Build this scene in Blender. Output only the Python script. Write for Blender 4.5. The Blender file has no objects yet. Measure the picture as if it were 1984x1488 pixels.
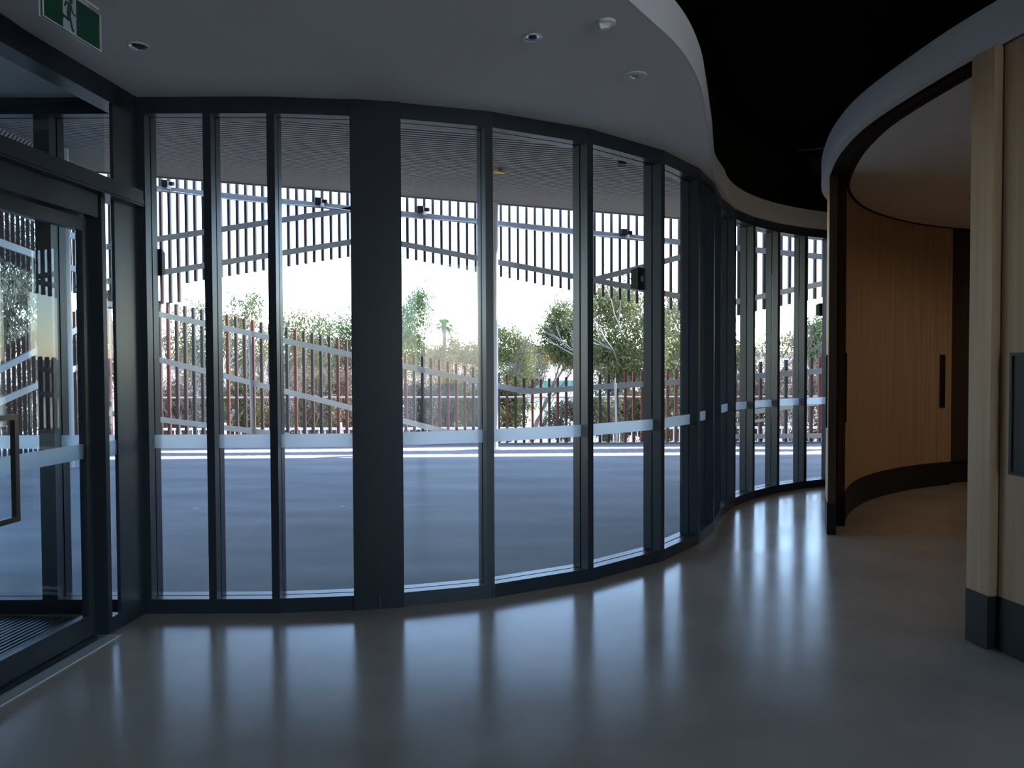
import bpy, math, random
import numpy as np
from mathutils import Matrix, Vector

random.seed(7)
RNG = np.random.default_rng(11)
S = bpy.context.scene
COL = S.collection
PI = math.pi

# ------------------------------------------------------------------ camera
FPX, EYE = 1500.0, 1.455
PITCH, ROLL = math.radians(1.49), math.radians(0.24)
cam_data = bpy.data.cameras.new('camera')
cam_data.sensor_width = 36.0
cam_data.lens = FPX / 1984.0 * 36.0
cam_data.clip_end = 1000
cam = bpy.data.objects.new('camera', cam_data)
COL.objects.link(cam)
cam.matrix_world = (Matrix.Translation((0, 0, EYE)) @ Matrix.Rotation(PI / 2 - PITCH, 4, 'X')
                    @ Matrix.Rotation(-ROLL, 4, 'Z'))
S.camera = cam

# ------------------------------------------------------------------ sky, sun, exposure
SUN_DIR = Vector((0.60, 0.27, 0.79)).normalized()
world = bpy.data.worlds.new('sky_world')
S.world = world
world.use_nodes = True
wn = world.node_tree
wn.nodes.clear()
wo = wn.nodes.new('ShaderNodeOutputWorld')
wb = wn.nodes.new('ShaderNodeBackground')
ws = wn.nodes.new('ShaderNodeTexSky')
ws.sky_type = 'NISHITA'
ws.sun_disc = False
ws.sun_elevation = math.asin(SUN_DIR.z)
ws.sun_rotation = math.atan2(SUN_DIR.x, SUN_DIR.y)
ws.air_density = 1.0
ws.dust_density = 0.35
ws.ozone_density = 1.0
wb.inputs['Strength'].default_value = 0.62
wn.links.new(ws.outputs[0], wb.inputs[0])
wn.links.new(wb.outputs[0], wo.inputs[0])

sun_data = bpy.data.lights.new('sun', 'SUN')
sun_data.energy = 7.5
sun_data.angle = math.radians(0.55)
sun_data.color = (1.0, 0.95, 0.87)
sun = bpy.data.objects.new('sun', sun_data)
COL.objects.link(sun)
sun.rotation_euler = SUN_DIR.to_track_quat('Z', 'Y').to_euler()

vs = S.view_settings
vs.view_transform = 'Standard'
vs.look = 'None'
vs.exposure = 0.8
vs.gamma = 1.0
vs.use_curve_mapping = False


# ------------------------------------------------------------------ helpers
def ray(px, py):
    u, v = (px - 992) / FPX, (744 - py) / FPX
    c, s = math.cos(-ROLL), math.sin(-ROLL)
    u, v = c * u - s * v, s * u + c * v
    cp, sp = math.cos(PITCH), math.sin(PITCH)
    return Vector((u, cp + v * sp, v * cp - sp))


def aty(px, py, y):
    r = ray(px, py)
    t = y / r.y
    return Vector((r.x * t, y, EYE + r.z * t))


def atx(px, py, x):
    r = ray(px, py)
    t = x / r.x
    return Vector((x, r.y * t, EYE + r.z * t))


def atz(px, py, z):
    r = ray(px, py)
    t = (z - EYE) / r.z
    return Vector((r.x * t, r.y * t, z))


def lerp_tab(x, tab):
    return float(np.interp(x, [t[0] for t in tab], [t[1] for t in tab]))


class MB:
    """collects plain shapes, builds one mesh object"""

    def __init__(self):
        self.v, self.f = [], []

    def poly(self, pts, faces):
        o = len(self.v)
        self.v += [tuple(p) for p in pts]
        self.f += [tuple(i + o for i in f) for f in faces]

    def box(self, c, size, rz=0.0, M=None):
        sx, sy, sz = size[0] / 2, size[1] / 2, size[2] / 2
        pts = []
        for x, y, z in ((-1, -1, -1), (1, -1, -1), (1, 1, -1), (-1, 1, -1),
                        (-1, -1, 1), (1, -1, 1), (1, 1, 1), (-1, 1, 1)):
            p = Vector((x * sx, y * sy, z * sz))
            if M is not None:
                p = M @ p
            elif rz:
                p = Matrix.Rotation(rz, 3, 'Z') @ p
            pts.append(p + Vector(c))
        self.poly(pts, [(0, 3, 2, 1), (4, 5, 6, 7), (0, 1, 5, 4), (1, 2, 6, 5), (2, 3, 7, 6), (3, 0, 4, 7)])
        return self

    def bar(self, a, b, w, h, up=(0, 0, 1)):
        """box from a to b, w wide (sideways) and h high"""
        a, b = Vector(a), Vector(b)
        d = (b - a)
        L = d.length
        d.normalize()
        side = d.cross(Vector(up)).normalized()
        u = side.cross(d)
        M = Matrix((d, side, u)).transposed()
        self.box((a + b) / 2, (L, w, h), M=M)
        return self

    def tube(self, pts, radii, n=8, cap=True):
        pts = [Vector(p) for p in pts]
        if not hasattr(radii, '__len__'):
            radii = [radii] * len(pts)
        o = len(self.v)
        for i, p in enumerate(pts):
            d = (pts[min(i + 1, len(pts) - 1)] - pts[max(i - 1, 0)])
            d.normalize()
            ref = Vector((0, 0, 1)) if abs(d.z) < 0.9 else Vector((1, 0, 0))
            a = d.cross(ref).normalized()
            b = a.cross(d)
            for k in range(n):
                t = 2 * PI * k / n
                self.v.append(tuple(p + (a * math.cos(t) + b * math.sin(t)) * radii[i]))
        for i in range(len(pts) - 1):
            for k in range(n):
                k2 = (k + 1) % n
                self.f.append((o + i * n + k, o + i * n + k2, o + (i + 1) * n + k2, o + (i + 1) * n + k))
        if cap:
            self.f.append(tuple(o + k for k in range(n)))
            e = o + (len(pts) - 1) * n
            self.f.append(tuple(e + n - 1 - k for k in range(n)))
        return self

    def lathe(self, prof, c=(0, 0, 0), n=28):
        """profile [(r,z)...] turned about z"""
        o = len(self.v)
        for r, z in prof:
            for k in range(n):
                t = 2 * PI * k / n
                self.v.append((c[0] + r * math.cos(t), c[1] + r * math.sin(t), c[2] + z))
        for i in range(len(prof) - 1):
            for k in range(n):
                k2 = (k + 1) % n
                self.f.append((o + i * n + k, o + i * n + k2, o + (i + 1) * n + k2, o + (i + 1) * n + k))
        return self

    def sweep(self, rings, close=False, cap=True):
        """rings: list of equally long closed loops of points"""
        o = len(self.v)
        n = len(rings[0])
        for r in rings:
            self.v += [tuple(p) for p in r]
        m = len(rings)
        for i in range(m if close else m - 1):
            j = (i + 1) % m
            for k in range(n):
                k2 = (k + 1) % n
                self.f.append((o + i * n + k, o + j * n + k, o + j * n + k2, o + i * n + k2))
        if cap and not close:
            self.f.append(tuple(o + k for k in range(n)))
            e = o + (m - 1) * n
            self.f.append(tuple(e + n - 1 - k for k in range(n)))
        return self

    def build(self, name, mat, parent=None, smooth=False, origin=None):
        me = bpy.data.meshes.new(name)
        v = self.v
        if origin is not None:
            v = [(p[0] - origin[0], p[1] - origin[1], p[2] - origin[2]) for p in v]
        me.from_pydata(v, [], self.f)
        me.materials.append(mat)
        me.update()
        if smooth:
            me.polygons.foreach_set('use_smooth', [True] * len(me.polygons))
            try:
                me.set_sharp_from_angle(angle=math.radians(40))
            except Exception:
                pass
        o = bpy.data.objects.new(name, me)
        COL.objects.link(o)
        if origin is not None:
            o.location = origin
        if parent is not None:
            o.parent = parent
        return o


def prism(poly, z0, z1):
    m = MB()
    n = len(poly)
    m.v = [(p[0], p[1], z0) for p in poly] + [(p[0], p[1], z1) for p in poly]
    m.f = [tuple(range(n - 1, -1, -1)), tuple(range(n, 2 * n))]
    m.f += [(i, (i + 1) % n, n + (i + 1) % n, n + i) for i in range(n)]
    return m


def tag(o, label, cat=None, group=None, kind=None):
    o['label'] = label
    if cat:
        o['category'] = cat
    if group:
        o['group'] = group
    if kind:
        o['kind'] = kind
    return o


def empty(name, loc=(0, 0, 0), rz=0.0, rx=0.0):
    o = bpy.data.objects.new(name, None)
    o.empty_display_size = 0.1
    o.location = loc
    o.rotation_euler = (rx, 0, rz)
    COL.objects.link(o)
    return o


def clone(o, parent=None, name=None):
    c = o.copy()
    if name:
        c.name = name
    COL.objects.link(c)
    c.parent = parent
    return c


def clone_tree(o, loc, rz=None):
    c = clone(o)
    c.location = loc
    if rz is not None:
        c.rotation_euler = (c.rotation_euler[0], c.rotation_euler[1], rz)
    for ch in o.children:
        d = clone(ch, c)
        for g in ch.children:
            clone(g, d)
    return c


# ------------------------------------------------------------------ materials
def new_mat(name):
    m = bpy.data.materials.new(name)
    m.use_nodes = True
    nt = m.node_tree
    for n in list(nt.nodes):
        if n.type != 'OUTPUT_MATERIAL':
            nt.nodes.remove(n)
    out = [n for n in nt.nodes if n.type == 'OUTPUT_MATERIAL'][0]
    return m, nt, out


def principled(name, col, rough=0.5, metal=0.0, var=0.0, scale=(4, 4, 4), detail=4.0, rvar=0.0, bump=0.0,
               bscale=None, spec=0.5, coat=0.0):
    m, nt, out = new_mat(name)
    b = nt.nodes.new('ShaderNodeBsdfPrincipled')
    b.inputs['Base Color'].default_value = (*col, 1)
    b.inputs['Roughness'].default_value = rough
    b.inputs['Metallic'].default_value = metal
    b.inputs['Specular IOR Level'].default_value = spec
    b.inputs['Coat Weight'].default_value = coat
    nt.links.new(b.outputs[0], out.inputs[0])
    if var or rvar or bump:
        tc = nt.nodes.new('ShaderNodeTexCoord')
        mp = nt.nodes.new('ShaderNodeMapping')
        mp.inputs['Scale'].default_value = scale
        nt.links.new(tc.outputs['Object'], mp.inputs[0])
        nz = nt.nodes.new('ShaderNodeTexNoise')
        nz.inputs['Scale'].default_value = 1.0
        nz.inputs['Detail'].default_value = detail
        nt.links.new(mp.outputs[0], nz.inputs['Vector'])
        if var:
            r = nt.nodes.new('ShaderNodeValToRGB')
            r.color_ramp.elements[0].position = 0.3
            r.color_ramp.elements[1].position = 0.7
            r.color_ramp.elements[0].color = (*[c * (1 - var) for c in col], 1)
            r.color_ramp.elements[1].color = (*[min(1, c * (1 + var)) for c in col], 1)
            nt.links.new(nz.outputs[0], r.inputs[0])
            nt.links.new(r.outputs[0], b.inputs['Base Color'])
        if rvar:
            mr = nt.nodes.new('ShaderNodeMapRange')
            mr.inputs['To Min'].default_value = max(0.02, rough - rvar)
            mr.inputs['To Max'].default_value = rough + rvar
            mr.inputs['From Min'].default_value = 0.3
            mr.inputs['From Max'].default_value = 0.7
            nt.links.new(nz.outputs[0], mr.inputs[0])
            nt.links.new(mr.outputs[0], b.inputs['Roughness'])
        if bump:
            src = nz
            if bscale:
                mp2 = nt.nodes.new('ShaderNodeMapping')
                mp2.inputs['Scale'].default_value = bscale
                nt.links.new(tc.outputs['Object'], mp2.inputs[0])
                src = nt.nodes.new('ShaderNodeTexNoise')
                src.inputs['Scale'].default_value = 1.0
                src.inputs['Detail'].default_value = 2.0
                nt.links.new(mp2.outputs[0], src.inputs['Vector'])
            bp = nt.nodes.new('ShaderNodeBump')
            bp.inputs['Strength'].default_value = bump
            bp.inputs['Distance'].default_value = 0.02
            nt.links.new(src.outputs[0], bp.inputs['Height'])
            nt.links.new(bp.outputs[0], b.inputs['Normal'])
    return m


def glass_mat(name, tint):
    m, nt, out = new_mat(name)
    tr = nt.nodes.new('ShaderNodeBsdfTransparent')
    tr.inputs[0].default_value = (*tint, 1)
    gl = nt.nodes.new('ShaderNodeBsdfGlossy')
    gl.inputs['Roughness'].default_value = 0.0
    gl.inputs['Color'].default_value = (1, 1, 1, 1)
    lw = nt.nodes.new('ShaderNodeLayerWeight')
    lw.inputs['Blend'].default_value = 0.5
    pw = nt.nodes.new('ShaderNodeMath')
    pw.operation = 'POWER'
    pw.inputs[1].default_value = 5.0
    ma = nt.nodes.new('ShaderNodeMath')
    ma.operation = 'MULTIPLY_ADD'
    ma.inputs[1].default_value = 0.92
    ma.inputs[2].default_value = 0.016
    mx = nt.nodes.new('ShaderNodeMixShader')
    nt.links.new(lw.outputs['Facing'], pw.inputs[0])
    nt.links.new(pw.outputs[0], ma.inputs[0])
    nt.links.new(ma.outputs[0], mx.inputs[0])
    nt.links.new(tr.outputs[0], mx.inputs[1])
    nt.links.new(gl.outputs[0], mx.inputs[2])
    nt.links.new(mx.outputs[0], out.inputs[0])
    return m


def translucent_mat(name, col, mix=0.5, var=0.0, scale=3.0, col2=None):
    m, nt, out = new_mat(name)
    d = nt.nodes.new('ShaderNodeBsdfDiffuse')
    t = nt.nodes.new('ShaderNodeBsdfTranslucent')
    d.inputs[0].default_value = (*col, 1)
    t.inputs[0].default_value = (*col, 1)
    mx = nt.nodes.new('ShaderNodeMixShader')
    mx.inputs[0].default_value = mix
    nt.links.new(d.outputs[0], mx.inputs[1])
    nt.links.new(t.outputs[0], mx.inputs[2])
    nt.links.new(mx.outputs[0], out.inputs[0])
    if col2:
        tc = nt.nodes.new('ShaderNodeTexCoord')
        nz = nt.nodes.new('ShaderNodeTexNoise')
        nz.inputs['Scale'].default_value = scale
        nz.inputs['Detail'].default_value = 3.0
        r = nt.nodes.new('ShaderNodeValToRGB')
        r.color_ramp.elements[0].position = 0.35
        r.color_ramp.elements[1].position = 0.65
        r.color_ramp.elements[0].color = (*col, 1)
        r.color_ramp.elements[1].color = (*col2, 1)
        nt.links.new(tc.outputs['Object'], nz.inputs['Vector'])
        nt.links.new(nz.outputs[0], r.inputs[0])
        nt.links.new(r.outputs[0], d.inputs[0])
        nt.links.new(r.outputs[0], t.inputs[0])
    return m


def frosted_mat(name, col):
    m, nt, out = new_mat(name)
    t = nt.nodes.new('ShaderNodeBsdfTranslucent')
    t.inputs[0].default_value = (*col, 1)
    r = nt.nodes.new('ShaderNodeBsdfRefraction')
    r.inputs['Color'].default_value = (*col, 1)
    r.inputs['Roughness'].default_value = 0.6
    r.inputs['IOR'].default_value = 1.2
    mx = nt.nodes.new('ShaderNodeMixShader')
    mx.inputs[0].default_value = 0.75
    nt.links.new(t.outputs[0], mx.inputs[1])
    nt.links.new(r.outputs[0], mx.inputs[2])
    nt.links.new(mx.outputs[0], out.inputs[0])
    return m


M = {}
M['frame'] = principled('dark_frame_metal', (0.025, 0.033, 0.044), 0.30, 0.0, var=0.12, scale=(3, 3, 1), spec=0.3)
M['gasket'] = principled('black_gasket', (0.006, 0.006, 0.008), 0.6)
M['glass'] = glass_mat('window_glass', (0.95, 0.97, 0.985))
M['doorglass'] = glass_mat('door_glass', (0.86, 0.92, 0.95))
M['stripe'] = frosted_mat('frosted_stripe', (0.90, 0.95, 1.0))
M['ceil'] = principled('ceiling_paint', (0.74, 0.715, 0.665), 0.85, var=0.02, scale=(1, 1, 1))
M['white'] = principled('white_paint', (0.66, 0.67, 0.70), 0.8)
M['black'] = principled('black_ceiling', (0.004, 0.004, 0.004), 0.95, spec=0.1)
M['track'] = principled('black_track', (0.004, 0.004, 0.004), 0.6, spec=0.2)
M['tracklip'] = principled('track_lip_metal', (0.35, 0.33, 0.30), 0.35, 0.8)
M['floor'] = principled('polished_concrete', (0.50, 0.43, 0.365), 0.18, var=0.12, scale=(1.6, 1.6, 1.6), detail=6,
                        rvar=0.035, bump=0.02, bscale=(1.1, 1.1, 1.1), spec=0.2)
M['forecourt'] = principled('fill_forecourt_concrete', (0.62, 0.61, 0.60), 0.85, var=0.1, scale=(0.4, 0.4, 0.4))
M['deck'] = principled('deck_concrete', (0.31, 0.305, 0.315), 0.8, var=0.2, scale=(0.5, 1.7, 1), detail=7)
M['wall'] = principled('dark_wall', (0.05, 0.05, 0.055), 0.8)
M['backwall'] = principled('back_wall_paint', (0.80, 0.79, 0.77), 0.8)
M['skirt'] = principled('charcoal_skirting', (0.017, 0.021, 0.022), 0.5, spec=0.3)
M['alu'] = principled('aluminium_threshold', (0.62, 0.64, 0.66), 0.4, 0.15)
M['steel'] = principled('galvanised_rail', (0.36, 0.37, 0.38), 0.5, 0.3, var=0.1, scale=(2, 2, 2))
M['pale'] = principled('bounce_lit_rail', (0.55, 0.53, 0.48), 0.6, var=0.08, scale=(2, 2, 2))  # paler rails, the colour standing in for light bounced off the sunlit deck
M['pipe'] = principled('white_pipe', (0.75, 0.75, 0.77), 0.4)
M['slat_red'] = principled('rust_red_slat', (0.19, 0.055, 0.045), 0.6, var=0.15, scale=(2, 2, 2))
M['slat_brown'] = principled('brown_slat', (0.09, 0.045, 0.04), 0.6, var=0.15, scale=(2, 2, 2))
M['slat_dark'] = principled('dark_slat', (0.050, 0.040, 0.045), 0.6, var=0.15, scale=(2, 2, 2))
M['batten'] = principled('soffit_batten', (0.36, 0.34, 0.32), 0.6)
M['roof'] = principled('roof_metal', (0.30, 0.30, 0.30), 0.6)
M['gap'] = principled('soffit_gap', (0.012, 0.012, 0.013), 0.9)
M['plastic'] = principled('black_plastic', (0.007, 0.008, 0.010), 0.6, spec=0.2)
M['wplastic'] = principled('white_plastic', (0.70, 0.70, 0.68), 0.5)
M['chrome'] = principled('chrome', (0.75, 0.75, 0.75), 0.12, 1.0)
M['yellow'] = principled('yellow_fitting', (0.75, 0.52, 0.10), 0.5)
M['bark'] = principled('grey_bark', (0.17, 0.145, 0.13), 0.9, var=0.3, scale=(3, 3, 1))
M['barkpale'] = principled('pale_bark', (0.40, 0.36, 0.32), 0.9, var=0.2, scale=(3, 3, 1))
M['twig'] = principled('twig', (0.17, 0.13, 0.115), 0.9, var=0.2, scale=(2, 2, 2))
M['twigpink'] = principled('dry_twig', (0.30, 0.215, 0.19), 0.9, var=0.2, scale=(2, 2, 2))
M['ground'] = principled('dry_ground', (0.27, 0.225, 0.17), 0.95, var=0.25, scale=(0.3, 0.3, 0.3), detail=6)
M['water'] = principled('river_water', (0.16, 0.17, 0.12), 0.12, bump=0.15, bscale=(0.6, 2.0, 1), spec=0.5)
M['teal'] = principled('teal_cloth', (0.11, 0.27, 0.22), 0.8, var=0.1)
M['leaf_olive'] = translucent_mat('olive_leaf', (0.105, 0.12, 0.05), 0.35, scale=0.8, col2=(0.23, 0.23, 0.11))
M['leaf_green'] = translucent_mat('green_leaf', (0.07, 0.115, 0.045), 0.35, scale=0.8, col2=(0.16, 0.21, 0.085))
M['leaf_tan'] = translucent_mat('tan_leaf', (0.17, 0.15, 0.09), 0.35, scale=0.8, col2=(0.29, 0.26, 0.17))
M['leaf_yellow'] = translucent_mat('yellow_leaf', (0.45, 0.32, 0.08), 0.35, scale=0.9, col2=(0.55, 0.36, 0.18))
M['leaf_grey'] = translucent_mat('grey_leaf', (0.10, 0.105, 0.075), 0.3, scale=0.9, col2=(0.21, 0.205, 0.16))


def wood_mat():
    m, nt, out = new_mat('veneer_wood')
    b = nt.nodes.new('ShaderNodeBsdfPrincipled')
    b.inputs['Roughness'].default_value = 0.55
    b.inputs['Specular IOR Level'].default_value = 0.35
    tc = nt.nodes.new('ShaderNodeTexCoord')
    mp = nt.nodes.new('ShaderNodeMapping')
    mp.inputs['Scale'].default_value = (22, 22, 0.7)
    nz = nt.nodes.new('ShaderNodeTexNoise')
    nz.inputs['Scale'].default_value = 1.0
    nz.inputs['Detail'].default_value = 5.0
    r = nt.nodes.new('ShaderNodeValToRGB')
    e = r.color_ramp.elements
    e[0].position, e[0].color = 0.25, (0.43, 0.275, 0.165, 1)
    e[1].position, e[1].color = 0.75, (0.60, 0.42, 0.275, 1)
    nt.links.new(tc.outputs['Object'], mp.inputs[0])
    nt.links.new(mp.outputs[0], nz.inputs['Vector'])
    nt.links.new(nz.outputs[0], r.inputs[0])
    nt.links.new(r.outputs[0], b.inputs['Base Color'])
    nt.links.new(b.outputs[0], out.inputs[0])
    return m


M['wood'] = wood_mat()

# ------------------------------------------------------------------ the curved window line (plan)
R1, C1X, C1Y = 3.5, -1.5, 8.0
PH = math.radians(70)
L1, LS, R2 = R1 * PH, 0.35, 3.5
P1 = (C1X + R1 * math.sin(PH), C1Y - R1 * math.cos(PH))
P2 = (P1[0] + LS * math.cos(PH), P1[1] + LS * math.sin(PH))
C2 = (P2[0] + R2 * math.sin(PH), P2[1] - R2 * math.cos(PH))
S_END = 7.62


def path(s):
    if s < 0:
        return Vector((-1.5 + s, 4.5, 0)), 0.0
    if s < L1:
        a = s / R1
        return Vector((C1X + R1 * math.sin(a), C1Y - R1 * math.cos(a), 0)), a
    if s < L1 + LS:
        t = s - L1
        return Vector((P1[0] + t * math.cos(PH), P1[1] + t * math.sin(PH), 0)), PH
    a = PH - (s - L1 - LS) / R2
    return Vector((C2[0] - R2 * math.sin(a), C2[1] + R2 * math.cos(a), 0)), a


def pnt(s, off=0.0, z=0.0):
    p, a = path(s)
    return Vector((p.x - math.sin(a) * off, p.y + math.cos(a) * off, z))


H = 3.0            # soffit height
ZS, ZH = 0.085, 2.905   # sill top, head bottom
DEP = 0.15         # frame depth
ENDPTS = [(4.45, 9.95), (13.2, 10.7)]   # where the outer wall goes on behind the drum

# ------------------------------------------------------------------ floor, deck, ceiling, outer walls
samples = [-3.3] + [i * 0.1 for i in range(0, 77)]
fl = [pnt(s, DEP) for s in samples]
floor_poly = [(p.x, p.y) for p in fl] + ENDPTS + [(13.2, -4.2), (-4.8, -4.2)]
fo = prism(floor_poly, -0.15, 0.0).build('floor', M['floor'])
tag(fo, 'polished brown-grey concrete floor reflecting the windows', kind='structure')
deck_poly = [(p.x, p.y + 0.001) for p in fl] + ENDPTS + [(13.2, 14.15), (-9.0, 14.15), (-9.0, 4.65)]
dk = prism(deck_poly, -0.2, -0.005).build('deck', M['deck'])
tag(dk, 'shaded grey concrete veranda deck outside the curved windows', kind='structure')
ce = prism([(p.x, p.y) for p in [pnt(s, 0.04) for s in samples]] + ENDPTS + [(13.2, -4.2), (-4.8, -4.2)], 3.83, 3.93)
tag(ce.build('ceiling', M['black']), 'black high ceiling above the white bulkheads', kind='structure')

# white lowered soffit
edge = [(-2.2, 1.55), (-1.4, 1.75), (-0.7, 2.1), (-0.1, 2.6), (0.26, 3.0), (0.488, 3.334), (0.64, 3.56), (0.778, 3.771),
        (0.909, 4.021), (1.045, 4.355), (1.157, 4.702), (1.319, 5.235), (1.443, 5.65), (1.575, 6.12), (1.70, 6.54)]


def catmull(P, n=6):
    P = [Vector((p[0], p[1], 0)) for p in P]
    out = []
    for i in range(len(P) - 1):
        p0, p1, p2, p3 = P[max(i - 1, 0)], P[i], P[i + 1], P[min(i + 2, len(P) - 1)]
        for k in range(n):
            t = k / n
            out.append(0.5 * ((2 * p1) + (p2 - p0) * t + (2 * p0 - 5 * p1 + 4 * p2 - p3) * t * t
                              + (3 * p1 - p0 - 3 * p2 + p3) * t ** 3))
    out.append(P[-1])
    return out


edge_c = catmull(edge)
EDGE_END_S = 4.2
win_side = [pnt(s, 0.10) for s in [-0.75] + [i * 0.1 for i in range(0, int(EDGE_END_S / 0.1) + 1)]]
soffit_poly = [(p.x, p.y) for p in win_side] + [(p.x, p.y) for p in reversed(edge_c)]
so = prism(soffit_poly, H, H + 0.19).build('ceiling', M['ceil'])
tag(so, 'white plaster lowered ceiling with a curved edge over the windows', kind='structure')
fm = MB()
strip = catmull([(p[0], p[1]) for p in edge] + [tuple(pnt(4.5 + i * 0.3, -0.035)[:2]) for i in range(0, 11)])
rings = []
for i, p in enumerate(strip):
    d = (strip[min(i + 1, len(strip) - 1)] - strip[max(i - 1, 0)]).normalized()
    n = Vector((d.y, -d.x, 0))
    a, b = p + n * 0.012, p - n * 0.06
    rings.append([(a.x, a.y, H - 0.001), (a.x, a.y, H + 0.2), (b.x, b.y, H + 0.2), (b.x, b.y, H + 0.004)])
fm.sweep(rings)
fa = fm.build('trim_1', M['white'], smooth=True)
tag(fa, 'white curved fascia edging the lowered ceiling below the black void', kind='structure')

# wall over the window heads, outer walls
up = MB()
rr = []
for s in [-3.3] + [i * 0.15 for i in range(0, 52)]:
    a, b = pnt(s, 0.03), pnt(s, 0.13)
    rr.append([(a.x, a.y, H), (a.x, a.y, 4.6), (b.x, b.y, 4.6), (b.x, b.y, H)])
up.sweep(rr)
tag(up.build('wall_upper', M['black']), 'dark wall strip above the window heads', kind='structure')
eo = MB()
q = [pnt(S_END - 0.02, 0.02), Vector((*ENDPTS[0], 0)), Vector((*ENDPTS[1], 0))]
for a, b in zip(q[:-1], q[1:]):
    eo.bar(a + Vector((0, 0, 2.3)), b + Vector((0, 0, 2.3)), 0.12, 4.6)
tag(eo.build('wall_far', M['wall']), 'dark end wall behind the timber drum', kind='structure')
bw = MB()
BX0, BX1, BZ0, BZ1 = 2.6, 12.6, 0.1, 3.5      # unseen glazed opening added to the rear wall for fill daylight
bw.box(((-4.9 + BX0) / 2, -4.25, 1.95), (BX0 + 4.9, 0.1, 3.9))
bw.box(((13.3 + BX1) / 2, -4.25, 1.95), (13.3 - BX1, 0.1, 3.9))
bw.box(((BX0 + BX1) / 2, -4.25, (3.9 + BZ1) / 2), (BX1 - BX0, 0.1, 3.9 - BZ1))
bw.box(((BX0 + BX1) / 2, -4.25, BZ0 / 2), (BX1 - BX0, 0.1, BZ0))
tag(bw.build('wall_back', M['backwall']), 'plain wall at the rear of the lobby', kind='structure')
for i in range(5):
    x0, x1 = BX0 + (BX1 - BX0) * i / 5, BX0 + (BX1 - BX0) * (i + 1) / 5
    fill_win = empty('window_%d' % (40 + i), ((x0 + x1) / 2, -4.25, 0))
    tag(fill_win, ['first', 'second', 'third', 'fourth', 'fifth'][i] + ' unseen pane of the rear glazing added for fill daylight', kind='structure')
    m = MB()
    for xx in (x0 + 0.03, x1 - 0.03):
        m.box((xx - (x0 + x1) / 2, 0, (BZ0 + BZ1) / 2), (0.06, 0.09, BZ1 - BZ0))
    for zz in (BZ0 + 0.03, BZ1 - 0.03):
        m.box((0, 0, zz), (x1 - x0 - 0.12, 0.09, 0.06))
    m.build('window_frame', M['frame'], fill_win)
    m = MB()
    m.box((0, 0, (BZ0 + BZ1) / 2), (x1 - x0 - 0.1, 0.01, BZ1 - BZ0 - 0.1))
    m.build('pane', M['glass'], fill_win)
m = MB()
m.box((4.2, -24.3, -0.15), (80, 40, 0.1))  # unseen ground, added to reflect daylight in through the rear opening
tag(m.build('fill_courtyard', M['forecourt']), 'unseen pale forecourt added to bounce daylight into the rear glazing', kind='structure')
rw = MB()
rw.box((13.25, 3.2, 1.9), (0.1, 15.0, 3.8))
tag(rw.build('wall_right', M['backwall']), 'plain side wall beyond the timber drum', kind='structure')
vw = MB()
vw.box((-4.85, 0.2, 1.9), (0.1, 8.9, 3.8))
tag(vw.build('wall_vestibule', M['backwall']), 'plain outer wall of the entry airlock', kind='structure')
vc = MB()
vc.box((-3.52, 0.2, H + 0.05), (2.5, 8.8, 0.1))
tag(vc.build('ceiling', M['ceil']), 'grey airlock ceiling seen through the glass above the door', kind='structure')

# ------------------------------------------------------------------ curtain wall
wf = empty('wall_front', (0, 4.5, 0))
tag(wf, 'curved wall of tall dark framed windows facing the veranda', kind='structure')
wf_inv = Matrix.Translation((0, -4.5, 0))


def world_part(mb, name, mat, parent, smooth=False):
    """build in world coordinates, parent keeps its place"""
    o = mb.build(name, mat, None, smooth)
    o.parent = parent
    o.matrix_parent_inverse = parent.matrix_basis.inverted()
    return o


def mullion(s, w, dep=DEP, z0=0.0, z1=H):
    p, a = path(s)
    m = MB()
    n = Vector((-math.sin(a), math.cos(a), 0))
    zc, h = (z0 + z1) / 2, z1 - z0
    m.box(p + n * 0.034 + Vector((0, 0, zc)), (w, 0.068, h), a)
    m.box(p + n * (0.082 + (dep - 0.082) / 2) + Vector((0, 0, zc)), (w, dep - 0.082, h), a)
    o = world_part(m, 'mullion', M['frame'], wf)
    g = MB()
    g.box(p + n * 0.075 + Vector((0, 0, zc)), (w - 0.012, 0.016, h - 0.002), a)
    world_part(g, 'gasket', M['gasket'], o)
    return o


mull = [(-2.75, 0.06), (-1.97, 0.06), (-1.21, 0.09), (-0.256, 0.045), (0.112, 0.045), (1.402, 0.05), (2.155, 0.05), (2.935, 0.05),
        (3.60, 0.05), (4.16, 0.05), (4.78, 0.05), (5.415, 0.05), (5.95, 0.05), (6.494, 0.05), (7.0, 0.05)]
for s, w in mull:
    mullion(s, w)
# clad column, corner column, end jamb
COLS = [(-0.69, 0.15, 0.15, 'corner_column'), (0.71, 0.295, 0.15, 'column_cladding'), (7.53, 0.2, 0.15, 'end_jamb')]
for s, w, dep, nm in COLS:
    p, a = path(s)
    n = Vector((-math.sin(a), math.cos(a), 0))
    m = MB()
    m.box(p + n * 0.034 + Vector((0, 0, H / 2)), (w, 0.068, H), a)
    m.box(p + n * (0.082 + (dep - 0.082) / 2) + Vector((0, 0, H / 2)), (w, dep - 0.082, H), a)
    m.box(p + n * 0.075 + Vector((0, 0, H / 2)), (w - 0.012, 0.016, H - 0.002), a)
    world_part(m, nm, M['frame'], wf)

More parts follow.
